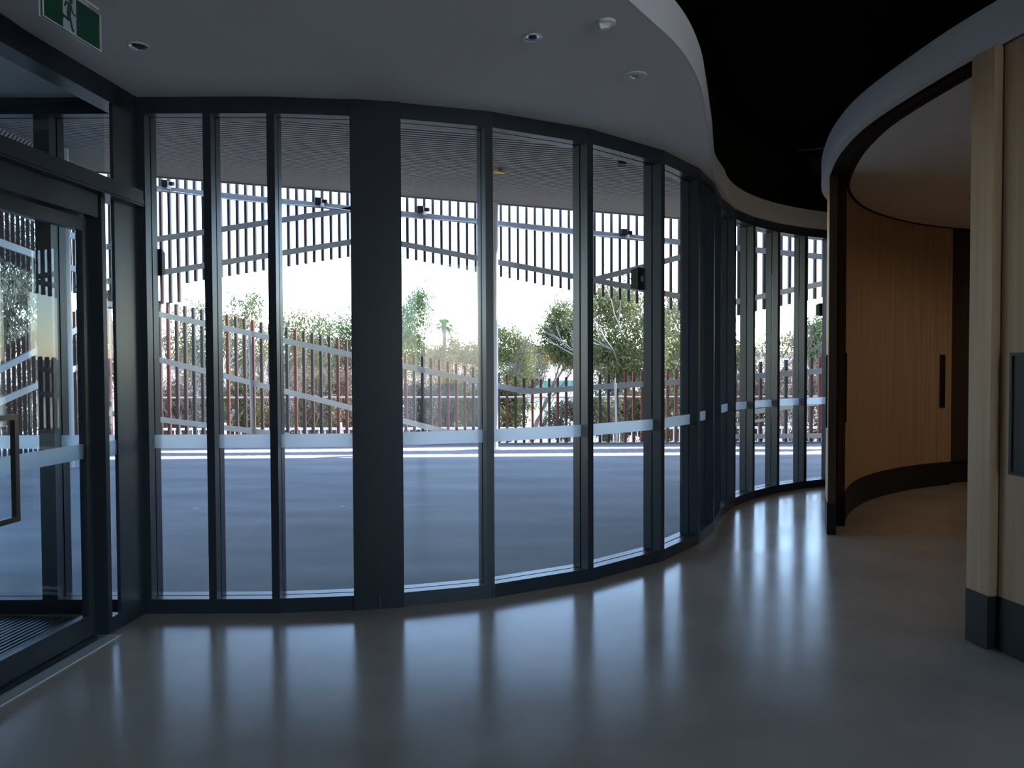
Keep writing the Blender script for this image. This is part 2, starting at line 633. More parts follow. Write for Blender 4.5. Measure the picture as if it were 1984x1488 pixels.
knots = sorted([(s, w) for s, w in mull] + [(c[0], c[1]) for c in COLS])
nodes = [-3.3] + [k[0] for k in knots] + [S_END]
for nm, z0, z1 in (('sill_rail', 0.0, ZS), ('head_rail', ZH, H)):
    m = MB()
    for o0, o1, e in ((-0.001, 0.068, 0.0), (0.066, 0.084, -0.006), (0.082, DEP + 0.001, 0.0)):
        rg = []
        for s in nodes:
            a, b = pnt(s, o0), pnt(s, o1)
            lo, hi = (z0, z1 + e) if nm == 'sill_rail' else (z0 - e, z1)
            rg.append([(a.x, a.y, lo), (a.x, a.y, hi), (b.x, b.y, hi), (b.x, b.y, lo)])
        m.sweep(rg)
    world_part(m, nm, M['frame'], wf)

STRIPE0, STRIPE1 = 0.965, 1.045
wi = 0
WLAB = {0: 'far left airlock pane beyond the door', 1: 'airlock pane seen through the door glass'}
LABELS = ['outermost airlock glass pane hidden behind the door wall',
          'airlock glass pane left of the mullion seen through the door',
          'airlock glass pane seen at the left edge through the door',
          'airlock glass pane just left of the corner column',
          'narrow tall window just right of the corner column',
          'second narrow tall window right of the corner column',
          'tall window on the left side of the wide clad column',
          'tall window on the right side of the wide clad column',
          'wide tall window with the white veranda pipe at its left edge',
          'tall window with the square black soffit box in its top',
          'slim tall window where the curve turns away',
          'window bay seen edge on where the wall curves away',
          'window bay seen edge on in the dark turn of the wall',
          'window bay seen edge on just past the dark turn',
          'very thin window sliver left of the far bays',
          'leftmost slim window of the far curved bays',
          'second slim window of the far curved bays',
          'third slim window of the far curved bays',
          'last slim window beside the timber door edge']
ends = [(-3.3, 0.0)] + knots
stripe_top = STRIPE1
for (sa, wa), (sb, wb_) in zip(ends[:-1], ends[1:]):
    a, b = pnt(sa + wa / 2, 0.075), pnt(sb - wb_ / 2, 0.075)
    d = (b - a).normalized()
    a, b = a - d * 0.006, b + d * 0.006
    wi += 1
    w = empty('window_%d' % wi, ((a.x + b.x) / 2, (a.y + b.y) / 2, 0))
    tag(w, LABELS[wi - 1], kind='structure')
    m = MB()
    m.bar(a + Vector((0, 0, (ZS + ZH) / 2)), b + Vector((0, 0, (ZS + ZH) / 2)), 0.010, ZH - ZS + 0.01)
    pane = world_part(m, 'pane', M['glass'], w)
    n = Vector((d.y, -d.x, 0))
    m = MB()
    zc = Vector((0, 0, (STRIPE0 + STRIPE1) / 2))
    m.bar(a + n * 0.0065 + zc, b + n * 0.0065 + zc, 0.0015, STRIPE1 - STRIPE0)
    st = world_part(m, 'safety_stripe', M['stripe'], pane)
    st['label'] = 'frosted pale blue safety stripe'

# ------------------------------------------------------------------ left wall: airlock door
CX, CY = -2.155, 4.5
U = Vector((-0.0886, -0.99607, 0))      # towards the camera
N = Vector((0.99607, -0.0886, 0))       # into the lobby
RZ = math.atan2(U.y, U.x)
wl = empty('wall_left', (CX, CY, 0))
tag(wl, 'dark framed glass wall with the airlock door on the left', kind='structure')


def lw(s, off, z):
    return Vector((CX, CY, 0)) + U * s + N * off + Vector((0, 0, z))


def lbox(mb, s0, s1, o0, o1, z0, z1):
    c = (lw(s0, o0, z0) + lw(s1, o1, z1)) / 2
    mb.box(c, (abs(s1 - s0), abs(o1 - o0), z1 - z0), RZ)
    return mb


SL = 5.2     # how far the wall runs back
m = MB()
lbox(m, 0.0, 0.235, -0.02, 0.0, 0, H)
world_part(m, 'corner_post', M['frame'], wl)
m = MB()
lbox(m, -0.02, SL, -0.12, 0.0, ZH - 0.02, H)
world_part(m, 'head_rail', M['frame'], wl)
m = MB()
lbox(m, 0.05, SL, -0.10, 0.06, 2.36, 2.45)
lbox(m, 0.05, SL, 0.06, 0.066, 2.372, 2.40)
world_part(m, 'transom', M['frame'], wl)
m = MB()
lbox(m, 0.235, 0.315, -0.06, 0.0, 0, ZS)
world_part(m, 'sill_rail', M['frame'], wl)
m = MB()
lbox(m, 0.315, 0.35, -0.10, 0.0, 0, 2.36)
world_part(m, 'door_post', M['frame'], wl)
m = MB()
lbox(m, 1.95, 2.05, -0.11, 0.0, 0, 2.36)
world_part(m, 'door_post', M['frame'], wl)
m = MB()
lbox(m, 2.05, SL, -0.11, -0.01, 0, 2.36)
world_part(m, 'wall_lining', M['wall'], wl)
m = MB()
lbox(m, 0.40, 1.95, -0.11, 0.012, 2.235, 2.36)
op = world_part(m, 'door_operator', M['frame'], wl)
op['label'] = 'box-shaped automatic door operator under the transom'

wi += 1
w = empty('window_%d' % wi, lw(0.28, -0.06, 0))
tag(w, 'very narrow glass sidelight between the corner column and door post', kind='structure')
m = MB()
lbox(m, 0.230, 0.320, -0.017, -0.009, ZS - 0.005, 2.37)
pane = world_part(m, 'pane', M['glass'], w)
m = MB()
lbox(m, 0.230, 0.320, -0.0085, -0.007, STRIPE0, STRIPE1)
world_part(m, 'safety_stripe', M['stripe'], pane)
wi += 1
w = empty('window_%d' % wi, lw(2.6, -0.06, 2.45))
tag(w, 'clerestory glass above the airlock door', kind='structure')
m = MB()
lbox(m, 0.228, SL, -0.065, -0.055, 2.445, ZH - 0.015)
world_part(m, 'pane', M['doorglass'], w)

dr = empty('door_1', lw(1.1, -0.06, 0))
tag(dr, 'dark framed glass sliding door of the airlock with a pull handle', kind='structure')
D0, D1 = 0.40, 1.90
for s0, s1 in ((D0, D0 + 0.045), (D1 - 0.045, D1)):
    m = MB()
    lbox(m, s0, s1, -0.085, -0.045, 0.02, 2.23)
    world_part(m, 'stile', M['frame'], dr)
m = MB()
lbox(m, D0 + 0.045, D1 - 0.045, -0.085, -0.045, 0.02, 0.135)
world_part(m, 'bottom_rail', M['frame'], dr)
m = MB()
lbox(m, D0 + 0.045, D1 - 0.045, -0.085, -0.045, 2.16, 2.23)
world_part(m, 'top_rail', M['frame'], dr)
m = MB()
lbox(m, D0 + 0.04, D1 - 0.04, -0.066, -0.058, 0.13, 2.165)
pane = world_part(m, 'pane', M['doorglass'], dr)
m = MB()
lbox(m, D0 + 0.045, D1 - 0.045, -0.0575, -0.056, STRIPE0, STRIPE1)
world_part(m, 'safety_stripe', M['stripe'], pane)
# rectangular loop pull handle
m = MB()
hs0, hs1, hz0, hz1, ho = 1.045, 1.30, 0.76, 1.24, 0.03
t = 0.024
lbox(m, hs0, hs0 + t, ho - t / 2, ho + t / 2, hz0, hz1)
lbox(m, hs1 - t, hs1, ho - t / 2, ho + t / 2, hz0, hz1)
lbox(m, hs0 + t, hs1 - t, ho - t / 2, ho + t / 2, hz1 - t, hz1)
lbox(m, hs0 + t, hs1 - t, ho - t / 2, ho + t / 2, hz0, hz0 + t)
for z in (hz0 + 0.012, hz1 - 0.012):
    lbox(m, hs1 - t, hs1, -0.058, ho - t / 2, z - 0.01, z + 0.01)
hd = world_part(m, 'pull_handle', principled('bronze_handle', (0.10, 0.085, 0.07), 0.28, 0.9), dr)
hd['label'] = 'dark metal rectangular loop pull handle'
# threshold and base rail in the opening
m = MB()
lbox(m, 0.42, 1.95, -0.11, -0.015, 0.0, 0.018)
world_part(m, 'sill_track', M['frame'], wl)
th = MB()
lbox(th, 0.36, 4.0, 0.002, 0.075, 0.0, 0.006)
o = th.build('trim_2', M['alu'])
tag(o, 'aluminium floor strip along the foot of the airlock door', kind='structure')
# ribbed entry mat in the airlock
mt = empty('entry_mat', lw(1.2, -0.75, 0))
tag(mt, 'dark ribbed entry mat on the airlock floor behind the glass door', 'mat')
m = MB()
lbox(m, 0.12, 2.2, -1.35, -0.16, 0.0, 0.008)
world_part(m, 'mat_base', M['plastic'], mt)
m = MB()
k = -1.33
while k < -0.18:
    lbox(m, 0.13, 2.19, k, k + 0.016, 0.008, 0.016)
    k += 0.034
rb = world_part(m, 'mat_ribs', principled('mat_rib', (0.10, 0.10, 0.11), 0.4, 0.5), mt)
rb['kind'] = 'stuff'

# ------------------------------------------------------------------ timber drum on the right
dctrl = [(2.52, 3.25), (2.37, 4.0), (2.325, 4.6), (2.325, 5.15), (2.385, 5.6), (2.51, 6.13), (2.76, 6.88), (3.02, 7.42),
         (3.42, 8.02), (3.95, 8.58), (4.6, 9.07), (5.35, 9.42), (6.2, 9.65), (7.4, 9.75), (9.4, 9.3), (11.0, 8.0),
         (11.8, 6.0), (11.5, 3.6), (10.2, 1.4), (8.0, 0.2), (5.7, 0.3), (4.1, 1.0), (3.2, 1.9), (2.75, 2.6)]


def closed_spline(P, n=10):
    P = [Vector((p[0], p[1], 0)) for p in P]
    N_ = len(P)
    out = []
    for i in range(N_):
        p0, p1, p2, p3 = P[i - 1], P[i], P[(i + 1) % N_], P[(i + 2) % N_]
        for k in range(n):
            t = k / n
            out.append(0.5 * ((2 * p1) + (p2 - p0) * t + (2 * p0 - 5 * p1 + 4 * p2 - p3) * t * t
                              + (3 * p1 - p0 - 3 * p2 + p3) * t ** 3))
    return out


DR = closed_spline(dctrl)
ND = len(DR)
DN = []
for i in range(ND):
    d = (DR[(i + 1) % ND] - DR[i - 1]).normalized()
    DN.append(Vector((d.y, -d.x, 0)))     # inward (right of travel)
DCUM = [0.0]
for i in range(ND):
    DCUM.append(DCUM[-1] + (DR[(i + 1) % ND] - DR[i]).length)
DLEN = DCUM[-1]


def dpt(u, off=0.0, z=0.0):
    """point on the drum outline at arc length u, off metres inward"""
    u %= DLEN
    i = int(np.searchsorted(DCUM, u, side='right') - 1)
    i = min(i, ND - 1)
    t = (u - DCUM[i]) / max(1e-9, DCUM[i + 1] - DCUM[i])
    p = DR[i].lerp(DR[(i + 1) % ND], t)
    n = DN[i].lerp(DN[(i + 1) % ND], t).normalized()
    q = p + n * off
    return Vector((q.x, q.y, z))


def u_at_y(y):
    best = min(range(0, 80), key=lambda i: abs(DR[i].y - y) if DR[i].x < 6 else 9)
    return DCUM[best] + (y - DR[best].y) / max(0.2, (DR[best + 1] - DR[best]).normalized().y)


def dstrip(mb, u0, u1, o0, o1, z0, z1, step=0.15):
    n = max(2, int(abs(u1 - u0) / step) + 1)
    rg = []
    for k in range(n):
        u = u0 + (u1 - u0) * k / (n - 1)
        a, b = dpt(u, o0), dpt(u, o1)
        rg.append([(a.x, a.y, z0), (a.x, a.y, z1), (b.x, b.y, z1), (b.x, b.y, z0)])
    mb.sweep(rg)
    return mb


DZ = 3.02
U_POST, U_JAMB = u_at_y(4.02), u_at_y(6.52)
drum = empty('wall_drum', (2.33, 5.0, 0))
tag(drum, 'curved timber-lined drum room with a white bulkhead ring', kind='structure')
# bulkhead ring
m = MB()
rg = []
for i in range(ND):
    a, b = DR[i] - DN[i] * 0.02, DR[i] + DN[i] * 0.035
    rg.append([(a.x, a.y, DZ), (a.x, a.y, DZ + 0.2), (b.x, b.y, DZ + 0.2), (b.x, b.y, DZ)])
m.sweep(rg, close=True)
bk = world_part(m, 'bulkhead_ring', M['white'], drum, smooth=True)
bk['label'] = 'white curved bulkhead ring'
# track
m = MB()
rg = []
for i in range(ND):
    a, b = DR[i] + DN[i] * 0.035, DR[i] + DN[i] * 0.215
    rg.append([(a.x, a.y, DZ + 0.012), (a.x, a.y, DZ + 0.1), (b.x, b.y, DZ + 0.1), (b.x, b.y, DZ + 0.012)])
m.sweep(rg, close=True)
tk = world_part(m, 'door_track', M['track'], drum, smooth=True)
for off in (0.078, 0.168):
    m = MB()
    rg = []
    for i in range(ND):
        a, b = DR[i] + DN[i] * off, DR[i] + DN[i] * (off + 0.010)
        rg.append([(a.x, a.y, DZ + 0.004), (a.x, a.y, DZ + 0.02), (b.x, b.y, DZ + 0.02), (b.x, b.y, DZ + 0.004)])
    m.sweep(rg, close=True)
    world_part(m, 'track_lip', M['track'], tk)
# inner ceiling
ci = prism([(p + n * 0.215)[:2] for p, n in zip(DR, DN)], DZ + 0.012, DZ + 0.09)
o = ci.build('ceiling', M['ceil'])
tag(o, 'plain ceiling inside the timber drum room', kind='structure')
rg0 = MB()
rg0.lathe([(0.0, -0.01), (0.085, -0.01), (0.095, 0.0), (0.095, 0.012)], (4.45, 7.4, DZ + 0.0), 24)
vn = empty('ceiling_vent', (4.45, 7.4, DZ))
tag(vn, 'faint round ceiling fitting inside the timber drum', 'vent')
world_part(rg0, 'vent_disc', M['ceil'], vn)
m = MB()
m.lathe([(0.055, -0.016), (0.065, -0.010)], (4.45, 7.4, DZ), 24)
world_part(m, 'vent_ring', M['track'], vn)


def drum_panel(parent, u0, u1, o0, o1, skirt=True, name='panel'):
    m = MB()
    dstrip(m, u0, u1, o0, o1, 0.27, DZ + 0.005)
    w_ = world_part(m, name, M['wood'], parent, smooth=True)
    if skirt:
        m = MB()
        dstrip(m, u0, u1, o0 - 0.004 if o0 > 0 else o0 - 0.004, o1 + 0.004, 0.004, 0.275)
        world_part(m, 'skirting', M['skirt'], parent, smooth=True)
    return w_


def flush_pull(parent, u, off, w, z0, z1, t=0.012, lab='dark recessed flush pull'):
    m = MB()
    e = 0.016
    dstrip(m, u - w / 2, u - w / 2 + e, off - t, off + t, z0, z1)
    dstrip(m, u + w / 2 - e, u + w / 2, off - t, off + t, z0, z1)
    dstrip(m, u - w / 2 + e, u + w / 2 - e, off - t, off + t, z1 - e, z1)
    dstrip(m, u - w / 2 + e, u + w / 2 - e, off - t, off + t, z0, z0 + e)
    o = world_part(m, 'flush_pull', M['skirt'], parent)
    o['label'] = lab
    m = MB()
    dstrip(m, u - w / 2 + e, u + w / 2 - e, off - t * 0.4, off + t * 0.4, z0 + e, z1 - e)
    world_part(m, 'pull_recess', M['gasket'], o)


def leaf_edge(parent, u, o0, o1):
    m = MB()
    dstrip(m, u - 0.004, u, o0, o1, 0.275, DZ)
    world_part(m, 'shaded_edge', M['shadewood'], parent)['label'] = 'leaf edge with its shade put into the wood colour'


M['shadewood'] = principled('shaded_edge_wood', (0.075, 0.045, 0.028), 0.6, var=0.2, scale=(20, 20, 0.8))  # leaf ends coloured darker than the leaves, standing in for their shade
# far sliding leaves, outer and inner track, seen edge on and from inside
d2 = empty('door_2', dpt(U_JAMB))
tag(d2, 'curved timber sliding door leaf on the outer track at the far side of the opening', kind='structure')
drum_panel(d2, U_JAMB, U_JAMB + 1.9, 0.03, 0.095)
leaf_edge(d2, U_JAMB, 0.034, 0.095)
flush_pull(d2, U_JAMB + 0.12, 0.03, 0.09, 0.90, 1.52)
d3 = empty('door_3', dpt(U_JAMB + 0.3))
tag(d3, 'curved timber sliding door leaf on the inner track seen from inside the drum', kind='structure')
U3 = U_JAMB + 0.42
U3E = U3 + 3.46
drum_panel(d3, U3, U3E, 0.125, 0.19)
flush_pull(d3, U3E - 0.17, 0.19, 0.09, 0.92, 1.54)
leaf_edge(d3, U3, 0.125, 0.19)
flush_pull(d3, U3 + 0.12, 0.19, 0.09, 0.92, 1.54)
# fixed wall of the drum beyond the leaves, and the rest
fx = empty('wall_drum_lining', dpt(U3E + 0.1))
tag(fx, 'timber lining of the drum with a shadow-toned jamb beyond the inner sliding leaf', kind='structure')
drum_panel(fx, U_JAMB + 1.95, DLEN + U_POST - 1.75, 0.04, 0.11)
m = MB()
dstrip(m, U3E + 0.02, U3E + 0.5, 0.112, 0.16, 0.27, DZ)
world_part(m, 'shaded_jamb', principled('shaded_jamb_wood', (0.045, 0.028, 0.016), 0.6, var=0.2, scale=(20, 20, 0.8)), fx)  # near-black wood colour stands in for the shadow on this jamb
# near post and near leaf
np_ = empty('door_post', dpt(U_POST))
np_.name = 'trim_3'
tag(np_, 'square timber post at the near side of the drum opening', kind='structure')
drum_panel(np_, U_POST - 0.15, U_POST, 0.005, 0.2, name='post')
# unseen warm lamps added to brighten the drum (away from the opening)
for i, (lx, ly) in enumerate(((6.4, 4.4), (7.6, 7.0), (5.35, 6.9))):
    lo = empty('drum_fill_light', (lx, ly, DZ + 0.012))
    tag(lo, ['added unseen warm fill light over the middle of the drum room', 'added unseen warm fill light at the far side of the drum room', 'added unseen warm fill light nearest the drum opening'][i], 'downlight', 'added fill lights inside the drum room')
    m = MB()
    m.lathe([(0.09, -0.001), (0.092, -0.008), (0.07, -0.010)], (0, 0, 0), 24)
    m.build('trim_ring', M['wplastic'], lo, True)
    ld = bpy.data.lights.new('drum_fill_lamp', 'SPOT')
    ld.energy = 11.0
    ld.spot_size = math.radians(172)
    ld.spot_blend = 0.6
    ld.shadow_soft_size = 0.06
    ld.color = (1.0, 0.80, 0.58)
    lob = bpy.data.objects.new('drum_fill_lamp', ld)
    COL.objects.link(lob)
    lob.parent = lo
    lob.location = (0, 0, -0.03)
d4 = empty('door_4', dpt(U_POST - 0.3))
tag(d4, 'curved timber door leaf with a flush pull at the right edge of the picture', kind='structure')
drum_panel(d4, U_POST - 1.7, U_POST - 0.16, 0.055, 0.12)
flush_pull(d4, U_POST - 0.31, 0.055, 0.17, 0.90, 1.50)

# ------------------------------------------------------------------ ceiling fittings
def downlight(x, y, r, label, ring='wplastic'):
    o = empty('downlight', (x, y, H))
    tag(o, label, 'downlight', 'recessed ceiling downlights')
    m = MB()
    m.lathe([(r, -0.001), (r * 1.02, -0.006), (r * 0.86, -0.008), (r * 0.80, -0.003)], (0, 0, 0), 32)
    m.build('trim_ring', M[ring], o, True)
    m = MB()
    m.lathe([(r * 0.82, -0.005), (r * 0.70, -0.002), (r * 0.55, -0.0012), (0.0, -0.001)], (0, 0, 0), 32)
    m.build('reflector', M['chrome'], o, True)
    m = MB()
    m.lathe([(0.0, -0.004), (r * 0.42, -0.004), (r * 0.45, -0.001)], (0, 0, 0), 24)
    m.build('lamp_face', M['gasket'], o, True)
    return o


p = atz(268, 88, H)
downlight(p.x, p.y, 0.05, 'small recessed downlight right of the green exit sign', 'ceil')
p = atz(1032, 72, H)
downlight(p.x, p.y, 0.047, 'recessed downlight with a bright chrome reflector left of the ceiling sensor')
p = atz(1230, 146, H)
sp = empty('ceiling_speaker', (p.x, p.y, H))
tag(sp, 'round white flush ceiling speaker near the curved soffit edge', 'speaker')
m = MB()
m.lathe([(0.066, -0.0005), (0.066, -0.005), (0.060, -0.009), (0.040, -0.010), (0.036, -0.006), (0.024, -0.005)], (0, 0, 0), 36)
m.build('bezel', M['wplastic'], sp, True)
m = MB()
m.lathe([(0.026, -0.005), (0.018, -0.012), (0.010, -0.014), (0, -0.0145)], (0, 0, 0), 24)
m.build('centre', M['chrome'], sp, True)
p = atz(1174, 42, H)
se = empty('motion_sensor', (p.x, p.y, H))
tag(se, 'small white ceiling motion sensor beside the recessed downlights', 'sensor')
m = MB()
m.lathe([(0.045, -0.0005), (0.045, -0.010), (0.040, -0.014), (0, -0.014)], (0, 0, 0), 28)
m.build('base', M['wplastic'], se, True)
m = MB()
m.poly([(-0.035, -0.022, -0.012), (0.022, -0.022, -0.012), (0.022, 0.02, -0.012), (-0.035, 0.02, -0.012),
        (-0.026, -0.02, -0.040), (0.014, -0.012, -0.030), (0.014, 0.012, -0.030), (-0.026, 0.012, -0.040)],
       [(0, 1, 2, 3), (4, 7, 6, 5), (0, 4, 5, 1), (1, 5, 6, 2), (2, 6, 7, 3), (3, 7, 4, 0)])
m.build('sensor_head', M['wplastic'], se)

# exit sign
ex = empty('exit_sign', (-1.816, 3.243, H))
ex.rotation_euler = (0, 0, math.atan2(0.3512, 0.0413))     # local x = away from the camera
tag(ex, 'green and white running man exit sign hanging from the ceiling', 'sign')
SLn, SH, SZ = 0.344, 0.153, -0.172
M['sgreen'] = principled('sign_green', (0.008, 0.065, 0.038), 0.35)
M['swhite'] = principled('sign_white', (0.42, 0.47, 0.55), 0.4)
M['sdark'] = principled('sign_figure', (0.010, 0.075, 0.05), 0.4)
M['acryl'] = principled('acrylic_edge', (0.85, 0.88, 0.88), 0.2, 0.3)
m = MB()
m.box((0, 0, SZ + SH / 2), (SLn, 0.008, SH))
pl = m.build('sign_panel', M['sgreen'], ex)
m = MB()
for yy in (-0.0075, 0.0075):
    m.box((0, yy, SZ - 0.002), (SLn + 0.012, 0.004, 0.004))
    for xx in (-SLn / 2 - 0.004, SLn / 2 + 0.004):
        m.box((xx, yy, SZ + SH / 2), (0.004, 0.004, SH))
    m.box((0, yy, SZ + SH + 0.002), (SLn + 0.012, 0.003, 0.0025))
m.build('acrylic_edge', M['acryl'], ex)
m = MB()
m.box((0, 0, -0.0045), (SLn - 0.04, 0.035, 0.009))
m.box((0, 0, -0.013), (0.2, 0.012, 0.012))
m.build('ceiling_base', M['ceil'], ex)
m = MB()
m.box((-0.019, -0.0045, SZ + SH / 2), (0.080, 0.002, SH - 0.004))
pn = m.build('white_field', M['swhite'], ex)
# running man (x right as seen from the lobby, z up), drawn with limbs
def limb(mb, pts, w):
    for a, b in zip(pts[:-1], pts[1:]):
        a, b = Vector((a[0], 0, a[1])), Vector((b[0], 0, b[1]))
        d = (b - a).normalized()
        mb.bar(a - d * w * 0.35, b + d * w * 0.35, 0.0016, w, up=(0, 1, 0)) if False else mb.poly(
            [a + Vector((-d.z, 0, d.x)) * w / 2 - d * w * 0.3, b + Vector((-d.z, 0, d.x)) * w / 2 + d * w * 0.3,
             b - Vector((-d.z, 0, d.x)) * w / 2 + d * w * 0.3, a - Vector((-d.z, 0, d.x)) * w / 2 - d * w * 0.3,
             a + Vector((-d.z, 0, d.x)) * w / 2 - d * w * 0.3 + Vector((0, 0.002, 0)),
             b + Vector((-d.z, 0, d.x)) * w / 2 + d * w * 0.3 + Vector((0, 0.002, 0)),
             b - Vector((-d.z, 0, d.x)) * w / 2 + d * w * 0.3 + Vector((0, 0.002, 0)),
             a - Vector((-d.z, 0, d.x)) * w / 2 - d * w * 0.3 + Vector((0, 0.002, 0))],
            [(0, 1, 2, 3), (7, 6, 5, 4), (0, 4, 5, 1), (1, 5, 6, 2), (2, 6, 7, 3), (3, 7, 4, 0)])


m = MB()
hx, hz = 0.006, 0.052
ring = [(hx + 0.011 * math.cos(2 * PI * k / 14), hz + 0.012 * math.sin(2 * PI * k / 14)) for k in range(14)]
m.poly([(x, 0, z) for x, z in ring] + [(x, 0.002, z) for x, z in ring],
       [tuple(range(14)), tuple(range(27, 13, -1))] + [(k, 14 + k, 14 + (k + 1) % 14, (k + 1) % 14) for k in range(14)])
limb(m, [(0.000, 0.030), (-0.008, -0.004)], 0.022)
limb(m, [(-0.002, 0.034), (-0.022, 0.037), (-0.030, 0.020)], 0.008)
limb(m, [(0.006, 0.032), (0.018, 0.006), (0.032, 0.002)], 0.007)
limb(m, [(-0.004, -0.006), (0.004, -0.034), (0.014, -0.062), (0.020, -0.064)], 0.010)
limb(m, [(-0.012, -0.006), (-0.010, -0.030), (-0.040, -0.024), (-0.046, -0.036)], 0.010)
fg = m.build('running_figure', M['sdark'], pn)
fg.location = (-0.019, -0.0078, SZ + SH / 2)

# pale cable under the black ceiling, between bulkhead and drum
cb = MB()
a, b = aty(1548, 291, 7.2), aty(1602, 286.5, 6.6)
cb.tube([a, (a + b) / 2 + Vector((0, 0, -0.004)), b], 0.003, 5)
tag(cb.build('ceiling_cable', M['steel']), 'thin pale cable reaching the white drum bulkhead under the black ceiling', 'cable')

# ------------------------------------------------------------------ veranda roof
def zsoff(x, y):
    return EYE + 1.755 + 0.08 * y - 0.083 * (x + 0.79)


YE = 13.5
XL, XR = -9.0, 9.0


def xpath_at_y(y):
    if y >= 9.1:
        return XR
    best = min((abs(pnt(0.02 * i, DEP).y - y), 0.02 * i) for i in range(0, 380))
    return pnt(best[1], DEP + 0.02).x


rf = empty('veranda_roof', (0, 9, 4))
tag(rf, 'veranda roof with a grey slatted soffit outside the windows', kind='structure')
m = MB()
ysm = [4.75 + i * 0.25 for i in range(36)]
for y0, y1 in zip(ysm[:-1], ysm[1:]):
    x1, x2 = max(xpath_at_y(y0), -1.0), max(xpath_at_y(y1), -1.0)
    q = [(XL, y0), (x1, y0), (x2, y1), (XL, y1)]
    m.poly([(x, y, zsoff(x, y) + 0.06) for x, y in q] + [(x, y, zsoff(x, y) + 0.32) for x, y in q],
           [(0, 3, 2, 1), (4, 5, 6, 7), (0, 1, 5, 4), (1, 2, 6, 5), (2, 3, 7, 6), (3, 0, 4, 7)])
world_part(m, 'soffit_backing', M['gap'], rf)
m = MB()
y = 4.8
while y < YE - 0.05:
    x1 = max(xpath_at_y(y), -1.0)
    if y < 5.2:
        x1 = max(xpath_at_y(y), -0.9)
    m.bar((XL, y, zsoff(XL, y)), (x1, y, zsoff(x1, y)), 0.038, 0.007)
    y += 0.1135
bt = world_part(m, 'soffit_battens', M['batten'], rf)
bt['kind'] = 'stuff'
m = MB()
m.bar((XL, YE, zsoff(XL, YE) + 0.12), (XR, YE, zsoff(XR, YE) + 0.12), 0.05, 0.3)
world_part(m, 'roof_fascia', M['roof'], rf)

# left facet of the soffit, folding down towards the side screen
def foldx(y):
    return -6.46 - 0.198 * (y - 9.77)


FW, FD = 0.55, 0.66          # facet runs 0.55 m out and drops 0.66 m


m = MB()
bb = MB()
ya, yb = 5.0, YE
q = [(foldx(ya), ya, 0.0, 0), (foldx(yb), yb, 0.0, 0), (foldx(yb) - FW, yb, FD, 0), (foldx(ya) - FW, ya, FD, 0)]
zz = [zsoff(foldx(ya), ya) + 0.03, zsoff(foldx(yb), yb) + 0.03, zsoff(foldx(yb), yb) - FD + 0.03, zsoff(foldx(ya), ya) - FD + 0.03]
m.poly([(a_[0], a_[1], z_) for a_, z_ in zip(q, zz)] + [(a_[0] - 0.02, a_[1], z_ + 0.05) for a_, z_ in zip(q, zz)],
       [(0, 1, 2, 3), (7, 6, 5, 4), (0, 4, 5, 1), (1, 5, 6, 2), (2, 6, 7, 3), (3, 7, 4, 0)])
world_part(m, 'soffit_fold_backing', M['gap'], rf)
y = ya + 0.05
while y < yb:
    z_ = zsoff(foldx(y), y)
    bb.bar((foldx(y), y, z_), (foldx(y) - FW, y, z_ - FD), 0.05, 0.007)
    y += 0.1135
o = world_part(bb, 'soffit_fold_battens', M['batten'], rf)
o['kind'] = 'stuff'

# soffit fittings
p = aty(1205, 311, 7.4)
z_ = zsoff(p.x, p.y)
for t_ in range(30):
    p = aty(1205, 311, p.y + (zsoff(p.x, p.y) - 0.09 - p.z) * 2)
sb = empty('soffit_speaker', (p.x, p.y, p.z))
tag(sb, 'square black speaker box hanging under the veranda soffit', 'speaker')
m = MB()
m.box((0, 0, 0), (0.085, 0.09, 0.10))
m.build('speaker_body', M['plastic'], sb)
m = MB()
for a_, b_ in (((0, -0.047, -0.048), (0.085, 0.006, 0.006)), ((0.04, -0.047, 0), (0.006, 0.006, 0.09)), ((-0.04, -0.047, 0), (0.006, 0.006, 0.09))):
    m.box(a_, b_)
m.build('speaker_rim', M['steel'], sb)
m = MB()
m.box((0, 0, 0.075), (0.03, 0.03, 0.06))
m.build('bracket', M['steel'], sb)
p = aty(968, 333, 9)
for t_ in range(30):
    p = aty(968, 333, p.y + (zsoff(p.x, p.y) - 0.045 - p.z) * 2)
yf = empty('soffit_sign', (p.x, p.y, p.z))
tag(yf, 'small yellow oblong fitting under the veranda soffit', 'light fitting')
m = MB()
m.box((0, 0, 0), (0.14, 0.10, 0.025), 0.5)
m.build('fitting_body', M['yellow'], yf)
m = MB()
m.box((0, 0, 0.022), (0.06, 0.05, 0.03), 0.5)
m.build('mount', M['steel'], yf)

# outdoor wall speakers on the mullions
def mull_speaker(s, side, z, w, h, label):
    p, a = path(s)
    n = Vector((-math.sin(a), math.cos(a), 0))
    t = Vector((math.cos(a), math.sin(a), 0))
    o = empty('outdoor_speaker', p + n * 0.205 + t * side + Vector((0, 0, z)), a)
    tag(o, label, 'speaker', 'outdoor speakers on the window frames')
    m = MB()
    x, y, hh = w / 2, 0.035, h / 2
    m.poly([(-x, -y, -hh), (x, -y, -hh), (x * 0.7, y, -hh * 0.8), (-x * 0.7, y, -hh * 0.8),
            (-x, -y, hh), (x, -y, hh), (x * 0.7, y, hh * 0.8), (-x * 0.7, y, hh * 0.8)],
           [(0, 3, 2, 1), (4, 5, 6, 7), (0, 1, 5, 4), (1, 2, 6, 5), (2, 3, 7, 6), (3, 0, 4, 7)])
    m.build('speaker_cabinet', M['plastic'], o)
    m = MB()
    m.box((-side * 0.5 if abs(side) > 0.01 else 0, -0.045, 0), (0.03, 0.022, 0.04))
    m.build('bracket', M['steel'], o)


